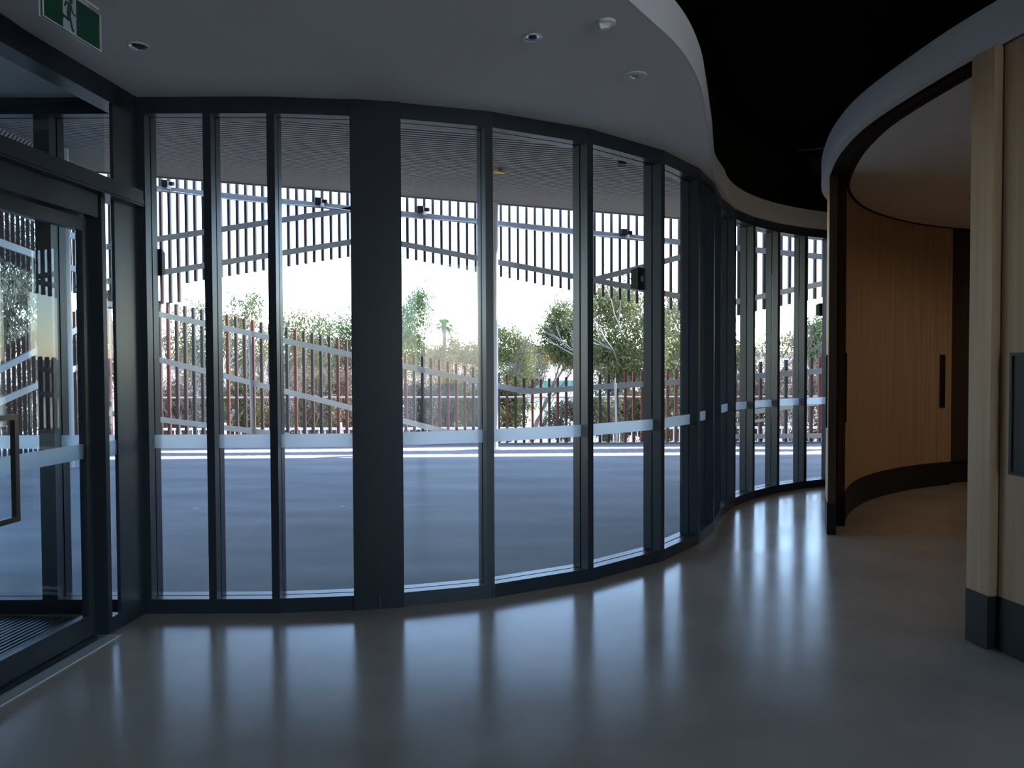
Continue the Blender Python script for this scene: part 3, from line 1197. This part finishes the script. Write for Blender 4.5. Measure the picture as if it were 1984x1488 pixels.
mull_speaker(-0.69, 0.052, aty(325, 510, 4.72).z, 0.075, 0.16, 'black speaker box outside beside the corner column')
mull_speaker(2.935, -0.03, aty(1240, 540, 5.75).z, 0.075, 0.165, 'black speaker box outside on the frame of the slim window')
mull_speaker(7.53, -0.085, aty(1588, 600, 9.3).z, 0.08, 0.155, 'black speaker box outside on the far end jamb')

# litter on the deck
for px, py, rz_, lab in ((381, 986, 0.4, 'tiny white paper scrap on the deck in the first window'), (665, 982, -0.6, 'tiny white paper scrap on the deck near the clad column')):
    a = atz(px, py, -0.004)
    m = MB()
    m.poly([(-0.04, -0.012, 0.0), (0.0, -0.02, 0.004), (0.04, -0.004, 0.0), (0.03, 0.014, 0.008), (-0.01, 0.01, 0.014), (-0.035, 0.006, 0.004)],
           [(0, 1, 4, 5), (1, 2, 3, 4)])
    o = m.build('paper_scrap', M['wplastic'])
    o.location = a
    o.rotation_euler = (0, 0, rz_)
    tag(o, lab, 'litter', 'paper scraps on the deck')

# ------------------------------------------------------------------ slatted screens round the deck
YS = 14.0
unit = {}
for nm, w_, d_ in (('front', 0.045, 0.075), ('side', 0.085, 0.05)):
    for c in ('slat_red', 'slat_brown', 'slat_dark'):
        me = bpy.data.meshes.new('slat')
        b = MB()
        b.box((0, 0, 0.5), (w_, d_, 1.0))
        me.from_pydata(b.v, [], b.f)
        me.materials.append(M[c])
        unit[nm, c] = me


def slat(parent, x, y, z0, z1, col, kind='front', rz=0.0):
    o = bpy.data.objects.new('slat', unit[kind, col])
    COL.objects.link(o)
    o.parent = parent
    o.matrix_parent_inverse = parent.matrix_basis.inverted()
    o.location = (x, y, z0)
    o.scale = (1, 1, z1 - z0)
    o.rotation_euler = (0, 0, rz)
    return o


hs = empty('hanging_slat_screen', (0, YS, 4.0))
tag(hs, 'hanging screen of dark vertical slats under the veranda roof edge', 'screen')
ls = empty('slat_balustrade', (0, YS, 0))
tag(ls, 'rust red slatted balustrade with sloping rails along the deck edge', 'fence')
up_prof = [(200, 600), (280, 592), (352, 585), (355, 585), (356, 549), (385, 544), (651, 501), (725, 489), (785, 501), (1231, 588), (1395, 618),
           (1466, 601), (1580, 578), (1750, 540)]
lo_prof = [(200, 560), (280, 577), (327, 586), (1027, 735), (1040, 735), (1572, 693), (1800, 676)]
PITCH_S = 0.1528
x = aty(327, 700, YS).x - 7 * PITCH_S
k = 0
while x < 7.6:
    px = 992 + FPX * x / YS
    zt = aty(px, lerp_tab(px, lo_prof), YS).z
    zb = aty(px, lerp_tab(px, up_prof), YS).z
    rr_ = random.random()
    slat(ls, x, YS, 0.03, zt, 'slat_red' if rr_ < 0.35 else ('slat_brown' if rr_ < 0.78 else 'slat_dark'))
    xu = x + 0.055
    slat(hs, xu, YS, zb, zsoff(xu, YS) + 0.15, 'slat_dark' if random.random() < 0.75 else 'slat_brown')
    x += PITCH_S
    k += 1


def rail(parent, pts, h, t, mat, y=YS - 0.06, name='rail'):
    m = MB()
    for (a, b) in zip(pts[:-1], pts[1:]):
        A, B = aty(a[0], a[1], y), aty(b[0], b[1], y)
        m.bar(A, B, t, h)
    return world_part(m, name, mat, parent)


rail(hs, [(190, 354), (1577, 496), (1720, 511)], 0.10, 0.03, M['steel'])
rail(hs, [(190, 481), (700, 403)], 0.10, 0.03, M['steel'])
rail(hs, [(190, 548), (722, 462)], 0.10, 0.03, M['steel'])
rail(hs, [(722, 462), (1400, 590)], 0.10, 0.03, M['steel'])
rail(hs, [(1400, 590), (1720, 523)], 0.10, 0.03, M['pale'])
rail(hs, [(1154, 541), (1420, 472)], 0.10, 0.03, M['steel'], y=YS - 0.10)
rail(ls, [(190, 584), (1010, 757), (1030, 758), (1330, 739), (1587, 719), (1720, 709)], 0.10, 0.035, M['steel'], name='top_rail')
rail(ls, [(190, 667), (950, 858)], 0.095, 0.03, M['pale'])
rail(ls, [(190, 798), (560, 844)], 0.095, 0.03, M['pale'])
rail(ls, [(1380, 812), (1461, 798), (1564, 783), (1720, 760)], 0.085, 0.03, M['pale'])
rail(ls, [(1380, 846), (1720, 843)], 0.085, 0.03, M['pale'])
rail(ls, [(1360, 832), (1490, 812)], 0.05, 0.03, M['pale'])
m = MB()
m.tube([aty(190, 771, YS + 0.10), aty(1720, 768, YS + 0.10)], 0.018, 6)
world_part(m, 'handrail', M['pipe'], ls)
m = MB()
m.box((0, YS, 0.0125), (18, 0.09, 0.035))
world_part(m, 'base_channel', M['steel'], ls)
# support posts of the balustrade
for px, y0 in ((484, 651), (612, 700), (1192, 742), (1180, 742)):
    if px in (612, 1180):
        continue
    m = MB()
    a = aty(px, y0, YS - 0.13)
    m.tube([(a.x + 0.03, a.y, 0.03), (a.x, a.y, a.z)], 0.032 if px == 484 else 0.02, 8)
    m.tube([(a.x, a.y, a.z), (a.x, a.y, a.z + 0.09)], 0.012, 6)
    world_part(m, 'support_post', M['pipe'] if px != 484 else M['steel'], ls)

# side return of the screens, left of the deck (seen through the door)
hs2 = empty('hanging_slat_screen', (-6.7, 10, 4))
tag(hs2, 'hanging slat screen at the left end of the deck seen through the door', 'screen')
ls2 = empty('slat_balustrade', (-6.7, 10, 0))
tag(ls2, 'slatted balustrade at the left end of the deck seen through the door', 'fence')


def sx(y):
    return foldx(y) - 0.25


y = 6.6
while y < 13.95:
    zt = 1.72 + 0.246 * (y - 10.42)
    slat(ls2, sx(y), y, 0.03, max(0.9, zt), random.choice(['slat_brown', 'slat_dark', 'slat_brown']), 'front', PI / 2 * 0.35)
    slat(hs2, sx(y + 0.05), y + 0.05, 2.88 - 0.08 * (y - 10.5), zsoff(sx(y), y) - 0.32, 'slat_dark', 'front', PI / 2 * 0.35)
    y += 0.165
for z0, z1 in ((3.60, 3.60), (3.11, 3.05)):
    m = MB()
    m.bar((sx(6.5) + 0.07, 6.5, z0), (sx(13.9) + 0.07, 13.9, z1), 0.03, 0.10)
    world_part(m, 'rail', M['steel'], hs2)
for za, zb, mt_ in ((0.57, 2.27, 'steel'), (0.42, 1.57, 'pale')):
    m = MB()
    m.bar((sx(6.5) + 0.07, 6.5, za), (sx(13.9) + 0.07, 13.9, zb), 0.03, 0.09)
    world_part(m, 'rail', M[mt_], ls2)

# round white veranda pipes
def pipe(px, y, r, lab, lean=0.0):
    a = aty(px, 800, y)
    zt = zsoff(a.x, y) - 0.03
    o = empty('veranda_pipe', (a.x, y, -0.005))
    tag(o, lab, 'post', 'round veranda posts')
    m = MB()
    m.tube([(0, 0, 0.012), (lean, 0, zt)], r, 14)
    m.build('pipe', M['pipe'], o, True)
    m = MB()
    m.lathe([(0, 0.012), (r * 1.9, 0.012), (r * 1.9, 0.0), (0, 0)], (0, 0, 0), 16)
    m.build('base_plate', M['steel'], o)


pipe(956.5, 13.3, 0.075, 'round white post outside behind the mullion right of the clad column', 0.02)
pipe(133, 11.0, 0.065, 'round white post outside seen through the airlock glass')

# spotlights with their cable on the top rail
def spotlight(px, py, label):
    a = aty(px, py, YS - 0.14)
    o = empty('spotlight', a)
    tag(o, label, 'spotlight', 'spotlights on the top rail of the hanging screen')
    m = MB()
    m.box((-0.055, 0, 0.06), (0.10, 0.11, 0.11), 0.3)
    m.build('lamp_head', M['plastic'], o)
    m = MB()
    m.box((0.07, 0.01, 0.055), (0.07, 0.06, 0.06), -0.3)
    m.build('driver_box', M['plastic'], o)
    m = MB()
    m.lathe([(0, -0.03), (0.035, -0.03), (0.035, 0.03), (0, 0.03)], (0.02, 0, -0.01), 12)
    m.tube([(0.02, 0, 0), (0.0, 0, 0.05), (0.01, -0.02, 0.10)], 0.008, 5)
    m.build('mount', M['wplastic'], o)


spotlight(325, 362, 'leftmost spotlight on the screen rail beside the corner column')
spotlight(622, 396, 'spotlight on the screen rail left of the clad column')
spotlight(820, 412, 'spotlight on the screen rail right of the clad column')
spotlight(1214, 457, 'spotlight on the screen rail beside the outdoor speaker box')
m = MB()
pts = []
for k in range(60):
    px = 305 + k * (1300 - 305) / 59
    base = 366 + (px - 300) * 0.1018
    sag = 4.5 * abs(math.sin((px - 325) / 297 * PI))
    pts.append(aty(px, base + 1 + sag, YS - 0.12))
m.tube(pts, 0.010, 5)
tag(m.build('spotlight_cable', M['wplastic']), 'white cable looping along the top rail between the spotlights', 'cable')

# ------------------------------------------------------------------ land beyond the deck
def gz(x, y):
    t = [(13, -0.5), (16, -0.75), (24, -1.1), (33, -1.5), (38, -2.6), (72, -2.6), (78, -1.2), (95, -0.4), (140, 2.5), (260, 5)]
    return float(np.interp(y, [a[0] for a in t], [a[1] for a in t])) + 0.12 * math.sin(x * 0.7) * math.cos(y * 0.43)


m = MB()
xs = list(np.linspace(-110, 130, 49))
ys = [12.0, 14, 16, 18, 20, 23, 26, 29, 32, 34, 36, 38, 42, 50, 60, 68, 72, 75, 78, 82, 88, 95, 110, 125, 140, 180, 260]
for yv in ys:
    for xv in xs:
        m.v.append((xv, yv, gz(xv, yv)))
nx = len(xs)
for j in range(len(ys) - 1):
    for i in range(nx - 1):
        a = j * nx + i
        m.f.append((a, a + 1, a + nx + 1, a + nx))
tag(m.build('ground', M['ground'], None, True), 'dry sandy ground and river banks beyond the deck', kind='structure')
m = MB()
m.box((5, 56, -1.62), (230, 44, 0.02))
tag(m.build('river', M['water']), 'calm river water beyond the slatted balustrade', 'river', kind='stuff')
# teal shade cloth fence on the far bank
tf = empty('shade_cloth_fence', (5.5, 78, -1.2))
tag(tf, 'low teal shade cloth fence on the far river bank', 'fence')
a, b = aty(1012, 745, 78), aty(1150, 743, 78)
m = MB()
m.box(((a.x + b.x) / 2, 78, -0.63), (b.x - a.x, 0.06, 0.78))
world_part(m, 'cloth_panel', M['teal'], tf)
for k in range(6):
    m = MB()
    m.tube([(a.x + (b.x - a.x) * k / 5, 77.9, -1.5), (a.x + (b.x - a.x) * k / 5, 77.9, -0.18)], 0.04, 6)
    world_part(m, 'post', M['steel'], tf)
# low white railing of the path below the deck
pr = empty('path_railing', (0, 18, -0.9))
tag(pr, 'low white picket railing on the path below the deck', 'railing')
m = MB()
m.bar((-9.5, 18, -0.03), (9.5, 18, -0.06), 0.05, 0.05)
m.bar((-9.5, 18, -0.80), (9.5, 18, -0.82), 0.05, 0.04)
world_part(m, 'top_rail', M['pipe'], pr)
m = MB()
for k in range(136):
    m.box((-9.4 + k * 0.14, 18, -0.44), (0.022, 0.022, 0.76))
o = world_part(m, 'pickets', M['pipe'], pr)
o['kind'] = 'stuff'
for k in range(8):
    m = MB()
    m.box((-9.4 + k * 2.7, 18, -0.42), (0.07, 0.07, 1.05))
    world_part(m, 'post', M['pipe'], pr)


# ------------------------------------------------------------------ trees and scrub
def leaf_mesh(name, centers, length, width, mat, parent, droop=0.5, per=1):
    n = len(centers)
    c = np.asarray(centers, dtype=np.float64)
    d = RNG.normal(size=(n, 3))
    d[:, 2] -= droop * 2.0
    d /= np.linalg.norm(d, axis=1)[:, None]
    r = RNG.normal(size=(n, 3))
    s = np.cross(d, r)
    s /= np.linalg.norm(s, axis=1)[:, None] + 1e-9
    L = length * RNG.uniform(0.6, 1.25, n)[:, None]
    W = width * RNG.uniform(0.7, 1.2, n)[:, None]
    v = np.empty((n, 4, 3))
    v[:, 0] = c
    v[:, 1] = c + d * L * 0.45 + s * W * 0.5
    v[:, 2] = c + d * L
    v[:, 3] = c + d * L * 0.45 - s * W * 0.5
    me = bpy.data.meshes.new(name)
    me.vertices.add(n * 4)
    me.vertices.foreach_set('co', v.reshape(-1))
    me.loops.add(n * 4)
    me.loops.foreach_set('vertex_index', np.arange(n * 4, dtype=np.int32))
    me.polygons.add(n)
    me.polygons.foreach_set('loop_start', np.arange(0, n * 4, 4, dtype=np.int32))
    me.polygons.foreach_set('loop_total', np.full(n, 4, dtype=np.int32))
    me.materials.append(mat)
    me.update(calc_edges=True)
    o = bpy.data.objects.new(name, me)
    COL.objects.link(o)
    o.parent = parent
    return o


def branch_rec(mb, p, d, length, r, depth, tips, spread=0.6, upb=0.15, n=5, rng=random):
    q = p
    pts, rad = [p.copy()], [r]
    steps = 3
    for k in range(steps):
        d = (d + Vector((rng.uniform(-1, 1), rng.uniform(-1, 1), rng.uniform(-0.7, 1) * 0.6 + upb)) * 0.22).normalized()
        q = q + d * (length / steps)
        pts.append(q.copy())
        rad.append(r * (1 - 0.38 * (k + 1) / steps))
    mb.tube(pts, rad, n if r > 0.03 else 3, cap=False)
    tips.append(q.copy())
    if depth == 0:
        return
    nb = rng.choice([2, 3, 3])
    for k in range(nb):
        nd = (d + Vector((rng.uniform(-1, 1), rng.uniform(-1, 1), rng.uniform(-0.6, 0.9))) * spread).normalized()
        st = pts[rng.choice([2, 3, 3])]
        branch_rec(mb, st, nd, length * rng.uniform(0.62, 0.85), rad[-1] * rng.uniform(0.6, 0.85), depth - 1, tips, spread, upb, n, rng)


def tree(name, px, top, y, wpx, leafmat, barkmat, label, leaves=5000, leaf=(0.16, 0.05), droop=0.5, base=None, depth=3,
         clumps=60, low=None, trunk_r=None, group='trees and scrub beyond the deck', clump=0.09, cat='tree', seed=None):
    rng = random.Random(seed if seed is not None else int(px * 13 + top))
    x = aty(px, 700, y).x
    zt = aty(px, top, y).z
    wid = wpx * y / FPX
    z0 = gz(x, y) - 0.05 if base is None else base
    o = empty(name, (x, y, z0))
    tag(o, label, cat, group)
    h = zt - z0
    zlow = (aty(px, low, y).z - z0) if low else h * 0.3
    mb = MB()
    tips = []
    r0 = trunk_r if trunk_r else 0.03 * h * 0.5
    t0 = max(0.25 * h, min(zlow * 0.8, h * 0.5))
    lean = rng.uniform(-0.12, 0.12) * h
    mb.tube([(0, 0, 0), (lean * 0.4, 0, t0 * 0.5), (lean, rng.uniform(-.1, .1), t0)], [r0, r0 * 0.85, r0 * 0.7], 7, cap=False)
    nb = rng.choice([3, 4])
    for k in range(nb):
        ang = 2 * PI * k / nb + rng.uniform(-.4, .4)
        sl = min(1.4, wid / h)
        dd = Vector((math.cos(ang) * sl, math.sin(ang) * sl * 0.8, 1.0)).normalized()
        branch_rec(mb, Vector((lean, 0, t0 * rng.uniform(0.8, 1.0))), dd, (h - t0) * 0.42, r0 * 0.5, depth, tips, 0.7, 0.12, 5, rng)
    mb.build('trunk', barkmat, o, True)
    if leaves:
        cen = []
        zc, rz_ = (h + zlow) / 2, (h - zlow) / 2
        A = np.random.default_rng(int(px * 7 + top))
        cc = A.normal(size=(clumps, 3))
        cc /= np.linalg.norm(cc, axis=1)[:, None]
        cc *= A.uniform(0.25, 1.0, (clumps, 1)) ** 0.45
        cc *= np.array([wid / 2 * 0.9, wid / 2 * 0.8, rz_ * 1.0])
        cc[:, 2] += zc
        rad = clump * (wid + h) * 0.5
        idx = A.integers(0, clumps, leaves)
        g = A.normal(size=(leaves, 3)) * rad * np.array([0.62, 0.62, 0.55])
        pos = cc[idx] + g
        pos = pos[pos[:, 2] > 0.15]
        leaf_mesh('crown', pos, leaf[0], leaf[1], leafmat, o, droop)
    return o


G = 'trees beyond the deck'
SC = 'scrub behind the balustrade'
# left, through the door
tree('gum_tree', 15, 395, 16.5, 150, M['leaf_grey'], M['bark'], 'drooping grey-green gum tree at the left edge through the door', 9000, (0.20, 0.034), 1.0, low=690, clumps=55, group=G)
tree('gum_tree', 100, 610, 22, 90, M['leaf_grey'], M['bark'], 'low gum tree behind the left screen seen through the door', 3500, (0.17, 0.045), 0.6, low=760, group=G)
tree('gum_tree', 225, 560, 26, 120, M['leaf_grey'], M['barkpale'], 'gum tree mostly hidden behind the corner column', 4000, (0.18, 0.05), 0.6, low=760, group=G)
tree('gum_tree', 385, 585, 26, 130, M['leaf_olive'], M['barkpale'], 'sparse gum tree in the first window right of the corner column', 3500, (0.16, 0.045), 0.6, low=770, clumps=45, group=G)
tree('gum_tree', 478, 562, 30, 130, M['leaf_olive'], M['bark'], 'wispy gum tree above the balustrade in the second narrow window', 3000, (0.19, 0.055), 0.5, low=760, clumps=40, clump=0.07, group=G)
tree('gum_tree', 575, 605, 36, 130, M['leaf_olive'], M['bark'], 'olive tree in the third narrow window left part', 5000, (0.20, 0.07), 0.4, low=760, group=G)
tree('gum_tree', 650, 612, 40, 120, M['leaf_green'], M['bark'], 'green tree just left of the wide clad column', 5500, (0.22, 0.08), 0.3, low=760, group=G)
tree('gum_tree', 735, 600, 40, 120, M['leaf_green'], M['bark'], 'green tree hidden behind the wide clad column', 4000, (0.22, 0.08), 0.3, low=760, group=G)
tree('gum_tree', 803, 553, 42, 70, M['leaf_green'], M['bark'], 'tall bright green tree just right of the wide clad column', 5000, (0.22, 0.08), 0.4, low=720, clumps=40, group=G)
tree('bush', 893, 640, 30, 130, M['leaf_tan'], M['twig'], 'rounded tan bush above the rail left of the white post', 7000, (0.15, 0.03), 0.2, low=780, group=G, cat='bush')
tree('bush', 845, 660, 33, 90, M['leaf_tan'], M['twigpink'], 'dry pale bush below the palm', 3500, (0.15, 0.03), 0.2, low=780, group=G, cat='bush')
tree('bush', 985, 622, 30, 100, M['leaf_olive'], M['twig'], 'olive shrub right of the white post', 6500, (0.16, 0.045), 0.3, low=790, group=G, cat='bush')
tree('bush', 1020, 650, 45, 80, M['leaf_grey'], M['twig'], 'greyish tree in the gap of the middle window', 4000, (0.22, 0.07), 0.3, low=760, group=G, cat='bush')
tree('bush', 1050, 668, 84, 34, M['leaf_yellow'], M['twig'], 'small orange-yellow bush on the far bank', 2200, (0.35, 0.14), 0.2, low=712, group=G, cat='bush')
tree('gum_tree', 1100, 588, 25, 105, M['leaf_olive'], M['bark'], 'olive gum tree left of the mullion in the wide window', 8000, (0.14, 0.05), 0.5, low=715, clumps=60, group=G)
tree('gum_tree', 1205, 545, 23, 190, M['leaf_olive'], M['barkpale'], 'big dense olive gum tree with pale branches', 15000, (0.14, 0.05), 0.5, low=770, clumps=110, clump=0.08, trunk_r=0.16, group=G)
tree('gum_tree', 1310, 575, 26, 100, M['leaf_olive'], M['bark'], 'olive gum tree seen in the slim turning window', 7000, (0.15, 0.05), 0.5, low=770, group=G)
tree('bush', 1432, 660, 22, 70, M['leaf_olive'], M['twig'], 'olive bush in the leftmost slim far window', 3000, (0.14, 0.045), 0.4, low=800, group=G, cat='bush')
tree('gum_tree', 1590, 612, 34, 70, M['leaf_green'], M['bark'], 'green tree in the last slim far window', 4500, (0.2, 0.07), 0.4, low=720, group=G)
tree('gum_tree', 1680, 600, 30, 140, M['leaf_green'], M['bark'], 'green tree hidden behind the timber drum', 3000, (0.2, 0.07), 0.4, low=740, group=G)
# far treeline
for i, (px, top, wp) in enumerate([(430, 655, 200), (610, 660, 180), (880, 668, 160), (950, 672, 150), (1075, 676, 120), (1180, 660, 190), (1360, 650, 240), (1540, 650, 220), (250, 650, 260), (60, 640, 260)]):
    tree('tree', px, top, 120 + 3 * i, wp, M['leaf_olive' if i % 2 else 'leaf_grey'], M['bark'],
         ['left', 'mid left', 'central', 'pale central', 'middle', 'right', 'far right', 'outer right', 'outer left', 'leftmost'][i] + ' hazy tree of the distant treeline across the river',
         2600, (0.75, 0.35), 0.2, low=722, clumps=40, depth=1, group='distant treeline', clump=0.10)


def bare(name, px, top, y, label, wid=0.6, depth=4, r=0.06, mat='twig', base_px=None, lean=(0, 0), seed=1, first=0.45, group=G, spread=0.6, stems=1):
    rng = random.Random(seed)
    x = aty(base_px if base_px else px, 700, y).x
    z0 = gz(x, y) - 0.05
    zt = aty(px, top, y).z
    h = zt - z0
    o = empty(name, (x, y, z0))
    tag(o, label, 'tree' if name == 'bare_tree' else 'bush', group)
    mb = MB()
    for s_ in range(stems):
        tips = []
        dd = Vector((lean[0] + rng.uniform(-wid, wid) * (stems > 1), lean[1] + rng.uniform(-.4, .4) * (stems > 1), 1)).normalized()
        branch_rec(mb, Vector((rng.uniform(-.2, .2) * (stems > 1), 0, 0)), dd, h * first, r, depth, tips, spread, 0.2, 5, rng)
    mb.build('branches', M[mat], o, True)
    return o


bare('bare_tree', 985, 495, 24, 'thin bare tree with long upright branches behind the white post', 0.5, 3, 0.045, 'twig', 985, (0.05, 0), 5, 0.46, spread=0.42)
bare('bare_tree', 1045, 615, 27, 'forked bare tree in the middle of the wide window', 0.5, 4, 0.10, 'bark', 1030, (0.12, 0), 9, 0.5, spread=0.55)
bare('bare_tree', 1070, 690, 22, 'leaning bare branches low in the wide window', 0.5, 3, 0.05, 'twig', 1010, (0.9, 0), 21, 0.45)
bare('bare_tree', 1480, 590, 21, 'grey bare tree with fine twigs in the far windows', 0.5, 5, 0.09, 'twig', 1480, (0.0, 0), 3, 0.36, stems=2)
bare('bare_tree', 1535, 610, 20, 'twiggy bare tree left of the last far window', 0.5, 5, 0.07, 'twig', 1530, (0.0, 0), 4, 0.36, stems=3)
bare('bare_tree', 470, 600, 21, 'dark twisted bare tree in the second narrow window', 0.5, 4, 0.07, 'twig', 455, (0.15, 0), 12, 0.40)
bare('bare_tree', 425, 680, 18.6, 'pale crooked trunk behind the balustrade rails', 0.5, 3, 0.09, 'barkpale', 432, (0.1, 0), 15, 0.5)
scr = [(335, 690, 19.5, 'twig'), (365, 670, 20.5, 'twig'), (400, 700, 19.2, 'twig'), (450, 690, 20, 'twig'), (500, 680, 21, 'twig'), (590, 690, 19.6, 'twigpink'),
       (630, 675, 19.2, 'twigpink'), (670, 690, 20, 'twigpink'), (800, 715, 20, 'twigpink'), (850, 730, 20.4, 'twig'),
       (1210, 765, 19.8, 'twig'), (1290, 760, 20.2, 'twig'), (1440, 720, 19, 'twig'), (1500, 700, 18.8, 'twigpink'), (1560, 700, 19.4, 'twigpink')]
where = ['beside the corner column', 'in the first narrow window', 'left of the second mullion', 'in the second narrow window', 'right of the grey support post',
         'low in the third window', 'pinkish and dense in the third window', 'left of the clad column', 'right of the clad column', 'left of the white post',
         'under the big gum tree', 'in the slim turning window', 'in the leftmost far window', 'in the second far window', 'in the third far window']
for i, (px, top, y, mt_) in enumerate(scr):
    bare('dry_bush', px, top, y, 'dry twiggy bush behind the balustrade ' + where[i], 0.8, 4, 0.022, mt_, px, (0, 0), 30 + i, 0.40, SC, 0.75, stems=6)
lows = [(345, 735, 'leaf_grey', 'grey-green low shrub at the left end of the balustrade'), (470, 720, 'leaf_olive', 'olive low shrub behind the grey support post'),
        (610, 712, 'leaf_tan', 'tan low shrub behind the balustrade in the third window'), (668, 705, 'leaf_tan', 'tan low shrub left of the clad column'),
        (815, 735, 'leaf_grey', 'grey low shrub right of the clad column'), (880, 730, 'leaf_olive', 'drooping olive low shrub left of the white post'),
        (925, 745, 'leaf_olive', 'olive low shrub behind the white post'), (990, 735, 'leaf_olive', 'olive low shrub right of the white post'),
        (1165, 760, 'leaf_olive', 'olive low shrub under the big gum tree'), (1100, 775, 'leaf_grey', 'grey low shrub on the river bank in the wide window'),
        (1245, 755, 'leaf_olive', 'olive low shrub beside the outdoor speaker'), (1310, 755, 'leaf_olive', 'olive low shrub in the slim turning window')]
for px, top, lm, lab in lows:
    tree('shrub', px, top, 18.9 + (px % 7) * 0.35, 85, M[lm], M['twig'], lab, 3600, (0.13, 0.035), 0.5, low=850, clumps=36, depth=2, group=SC, clump=0.11, cat='shrub')
lows2 = [(325, 760, 21.5, 'leaf_tan', 'tan scrub clump at the foot of the left bays'), (405, 745, 22.0, 'leaf_grey', 'grey scrub clump behind the second mullion'),
         (440, 770, 20.8, 'leaf_tan', 'tan scrub clump low in the second narrow window'), (520, 735, 22.3, 'leaf_grey', 'grey scrub clump behind the third mullion'),
         (560, 720, 21.2, 'leaf_tan', 'tan scrub clump at the left of the third window'), (640, 730, 21.8, 'leaf_grey', 'grey scrub clump in the middle of the third window'),
         (700, 720, 21.0, 'leaf_tan', 'tan scrub clump behind the clad column'), (790, 745, 21.6, 'leaf_tan', 'tan scrub clump at the right edge of the clad column'),
         (845, 745, 21.2, 'leaf_grey', 'grey scrub clump between the clad column and white post'), (905, 735, 22.2, 'leaf_tan', 'tan scrub clump left of the white post'),
         (965, 750, 21.9, 'leaf_grey', 'grey scrub clump at the white post'), (1195, 750, 21.5, 'leaf_grey', 'grey scrub clump under the gum tree'),
         (1270, 760, 21.0, 'leaf_tan', 'tan scrub clump left of the turning window'), (1340, 755, 21.7, 'leaf_grey', 'grey scrub clump behind the turning mullions'),
         (1435, 750, 21.0, 'leaf_tan', 'tan scrub clump in the first far window'), (1480, 720, 20.6, 'leaf_grey', 'grey scrub clump in the second far window'),
         (1530, 715, 21.4, 'leaf_tan', 'tan scrub clump in the third far window'), (1580, 715, 20.9, 'leaf_grey', 'grey scrub clump in the last far window'),
         (20, 720, 18.5, 'leaf_grey', 'grey scrub clump at the left edge behind the door'), (140, 740, 19.0, 'leaf_tan', 'tan scrub clump behind the left veranda post')]
for px, top, yy, lm, lab in lows2:
    tree('scrub', px, top, yy, 95, M[lm], M['twig'], lab, 5200, (0.11, 0.03), 0.3, low=860, clumps=44, depth=2, group=SC, clump=0.12, cat='shrub')
# palm far behind
pm = empty('palm_tree', aty(860, 700, 95))
pm.location.z = gz(pm.location.x, 95)
tag(pm, 'small distant palm tree right of the tall green tree', 'palm')
hp = aty(860, 632, 95).z - pm.location.z
m = MB()
m.tube([(0, 0, 0), (0.1, 0, hp)], [0.28, 0.22], 8)
m.build('trunk', M['bark'], pm)
m = MB()
for k in range(26):
    a = k * 2.4
    el = random.uniform(-0.5, 1.2)
    d = Vector((math.cos(a) * math.cos(el), math.sin(a) * math.cos(el), math.sin(el)))
    s_ = d.cross(Vector((0, 0, 1))).normalized() * 0.28
    b0 = Vector((0.1, 0, hp))
    p1 = b0 + d * 0.9
    p2 = p1 + d * 0.75 + Vector((0, 0, -0.6))
    m.poly([b0, p1 + s_, p2, p1 - s_], [(0, 1, 2, 3)])
m.build('fronds', M['leaf_green'], pm)
